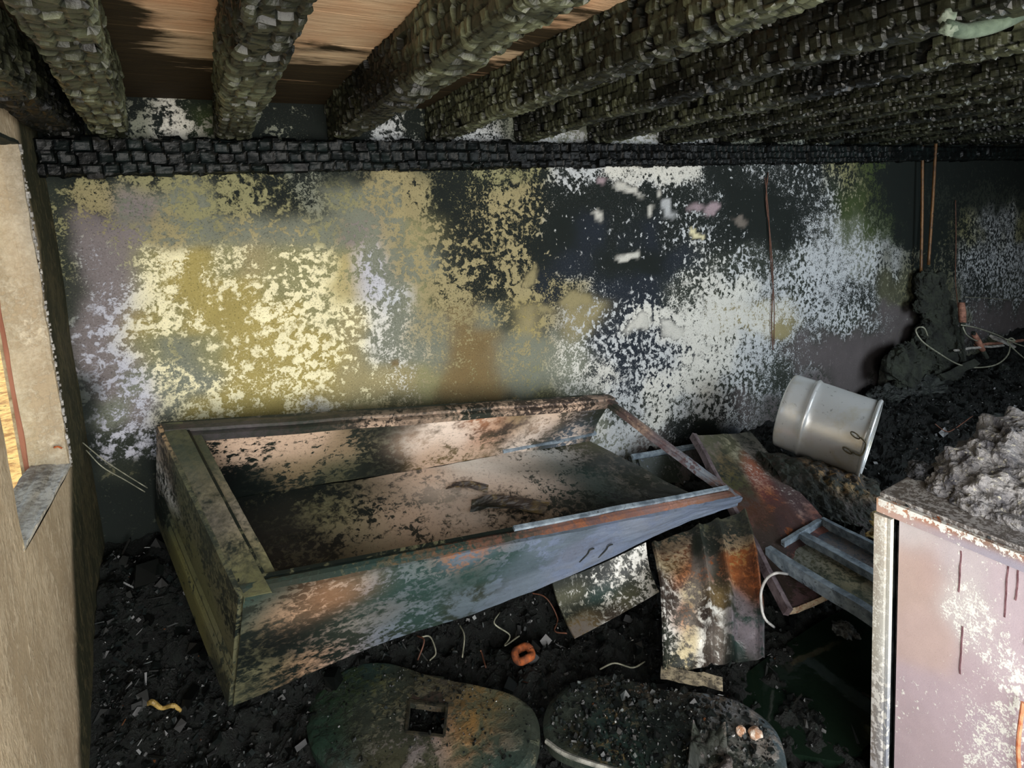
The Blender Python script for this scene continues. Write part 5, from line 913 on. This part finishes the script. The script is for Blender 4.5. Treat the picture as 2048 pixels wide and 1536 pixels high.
# rusty ring and wire tangle in front of the freezer
rc = gz(1047, 1316) + (0, 0, .015); ring = [rc + (.028 * math.cos(a), .028 * math.sin(a), .004 * math.sin(3 * a)) for a in np.linspace(0, 2 * math.pi, 17)]
V, Fb = tube(ring, .0125, 10, 3); tag(mkc('rusty_ring', V, Fb, rust_m, smooth=True), 'small rusty orange ring in the debris before the freezer', 'ring')
tang = [[(842, 1285), (862, 1292), (872, 1310), (860, 1330)], [(835, 1282), (850, 1300), (836, 1325)], [(1000, 1235), (990, 1265), (1020, 1275), (1010, 1300), (1040, 1290)], [(1045, 1195), (1090, 1210), (1115, 1240), (1110, 1270), (1135, 1285)], [(920, 1260), (930, 1290), (925, 1320)], [(962, 1312), (965, 1325), (972, 1340)], [(1200, 1350), (1230, 1345), (1265, 1340), (1290, 1332)], [(1285, 1432), (1310, 1445), (1340, 1450), (1345, 1480), (1305, 1470), (1300, 1460)]]
for i, pts in enumerate(tang):
    V, Fb = tube([gz(*q) + (0, 0, .02 + .015 * math.sin(k * 2)) for k, q in enumerate(pts)], .0026, 6, 6)
    tag(mkc('tangled_wire', V, Fb, (wire_m, brown_wire)[i % 2], smooth=True), ['pale wire hooked out from under the freezer front', 'brownish wire beside the pale hooked one under the freezer front', 'pale wire curling left of the rusty ring', 'brown wire arching under the curved speckled sheet', 'pale upright wire end below the freezer front', 'short reddish wire left of the rusty ring', 'pale wire lying right of the rusty ring', 'reddish wire loop on the debris-strewn lid'][i], 'wire')
# ash clump in the wet debris
c = gz(1690, 1272); V, Fb = lump(c + (0, 0, .01), (.05, .05, .03), 90, .5, 4, 40, 24, 4); tag(mk('fibre_clump', V, Fb, two_tone('grey_fibre', (40, 46, 48), (130, 136, 138), 60, .52, .2, .8, bump=1)), 'grey fibrous clump in the wet debris below the tray', 'clump')
c = gz(1720, 1357); V, Fb = lump(c + (0, 0, .008), (.03, .02, .012), 91, .5, 4, 24, 14, 4); tag(mk('pale_ash_clump', V, Fb, pale_m), 'small pale ash clump in the wet debris beside the fridge', 'clump')
# puddle of dirty water between the lid, the ribbed panel and the fridge
wm, nt, ln, b = mat('dirty_water'); b.inputs['Base Color'].default_value = (*alb((18, 30, 22)), 1); b.inputs['Roughness'].default_value = .08
tcw = nt.new('ShaderNodeTexCoord'); nw = noise_n(nt, ln, tcw.outputs['Object'], 14, 3, .5); bpw = nt.new('ShaderNodeBump'); bpw.inputs['Strength'].default_value = .12; bpw.inputs['Distance'].default_value = .01; ln.new(nw, bpw.inputs['Height']); ln.new(bpw.outputs[0], b.inputs['Normal'])
pc_ = np.array([1.62, .95, -1.566]); an = np.linspace(0, 2 * np.pi, 48, endpoint=False)
rim_ = np.stack([pc_[0] + np.cos(an) * .42 * (1 + .2 * np.sin(3 * an)), pc_[1] + np.sin(an) * .22 * (1 + .2 * np.cos(2 * an)), np.full(48, pc_[2])], 1)
V = np.concatenate([rim_, rim_ - [0, 0, .03]]); Fb = [list(range(48)), list(range(95, 47, -1))] + [[i, i + 48, (i + 1) % 48 + 48, (i + 1) % 48] for i in range(48)]
tag(mk('puddle', V, Fb, wm), 'dark greenish puddle in the debris left of the fridge', 'puddle')
# torn pale insulation tube hanging from the joists, close to the lens
hg = thing('hanging_insulation', 'pale torn insulation tube hanging from the joists at the top right', 'insulation', at(1960, 30, y=.52))
ins = two_tone('pale_green_lagging', (44, 60, 46), (96, 112, 94), 14, .5, .3, .9, bump=.4)
V, Fb = tube([at(1892, 52, y=.52), at(1930, 62, y=.515), at(1985, 48, y=.50), at(2040, 18, y=.48), at(2090, -20, y=.47)], [.012, .014, .018, .022, .026], 14, 6); mkc('tube_sleeve', V, Fb, ins, hg, smooth=True)
ps = [lump(at(1893, 36, y=.525), (.013, .013, .016), 5, .5, 3, 24, 14), lump(at(1898, 58, y=.52), (.02, .012, .012), 6, .5, 3, 24, 14)]
V, Fb = join(ps); mk('torn_end', V, Fb, two_tone('torn_lagging', (90, 104, 88), (140, 146, 134), 14, .5, .3, .9), hg, smooth=True)
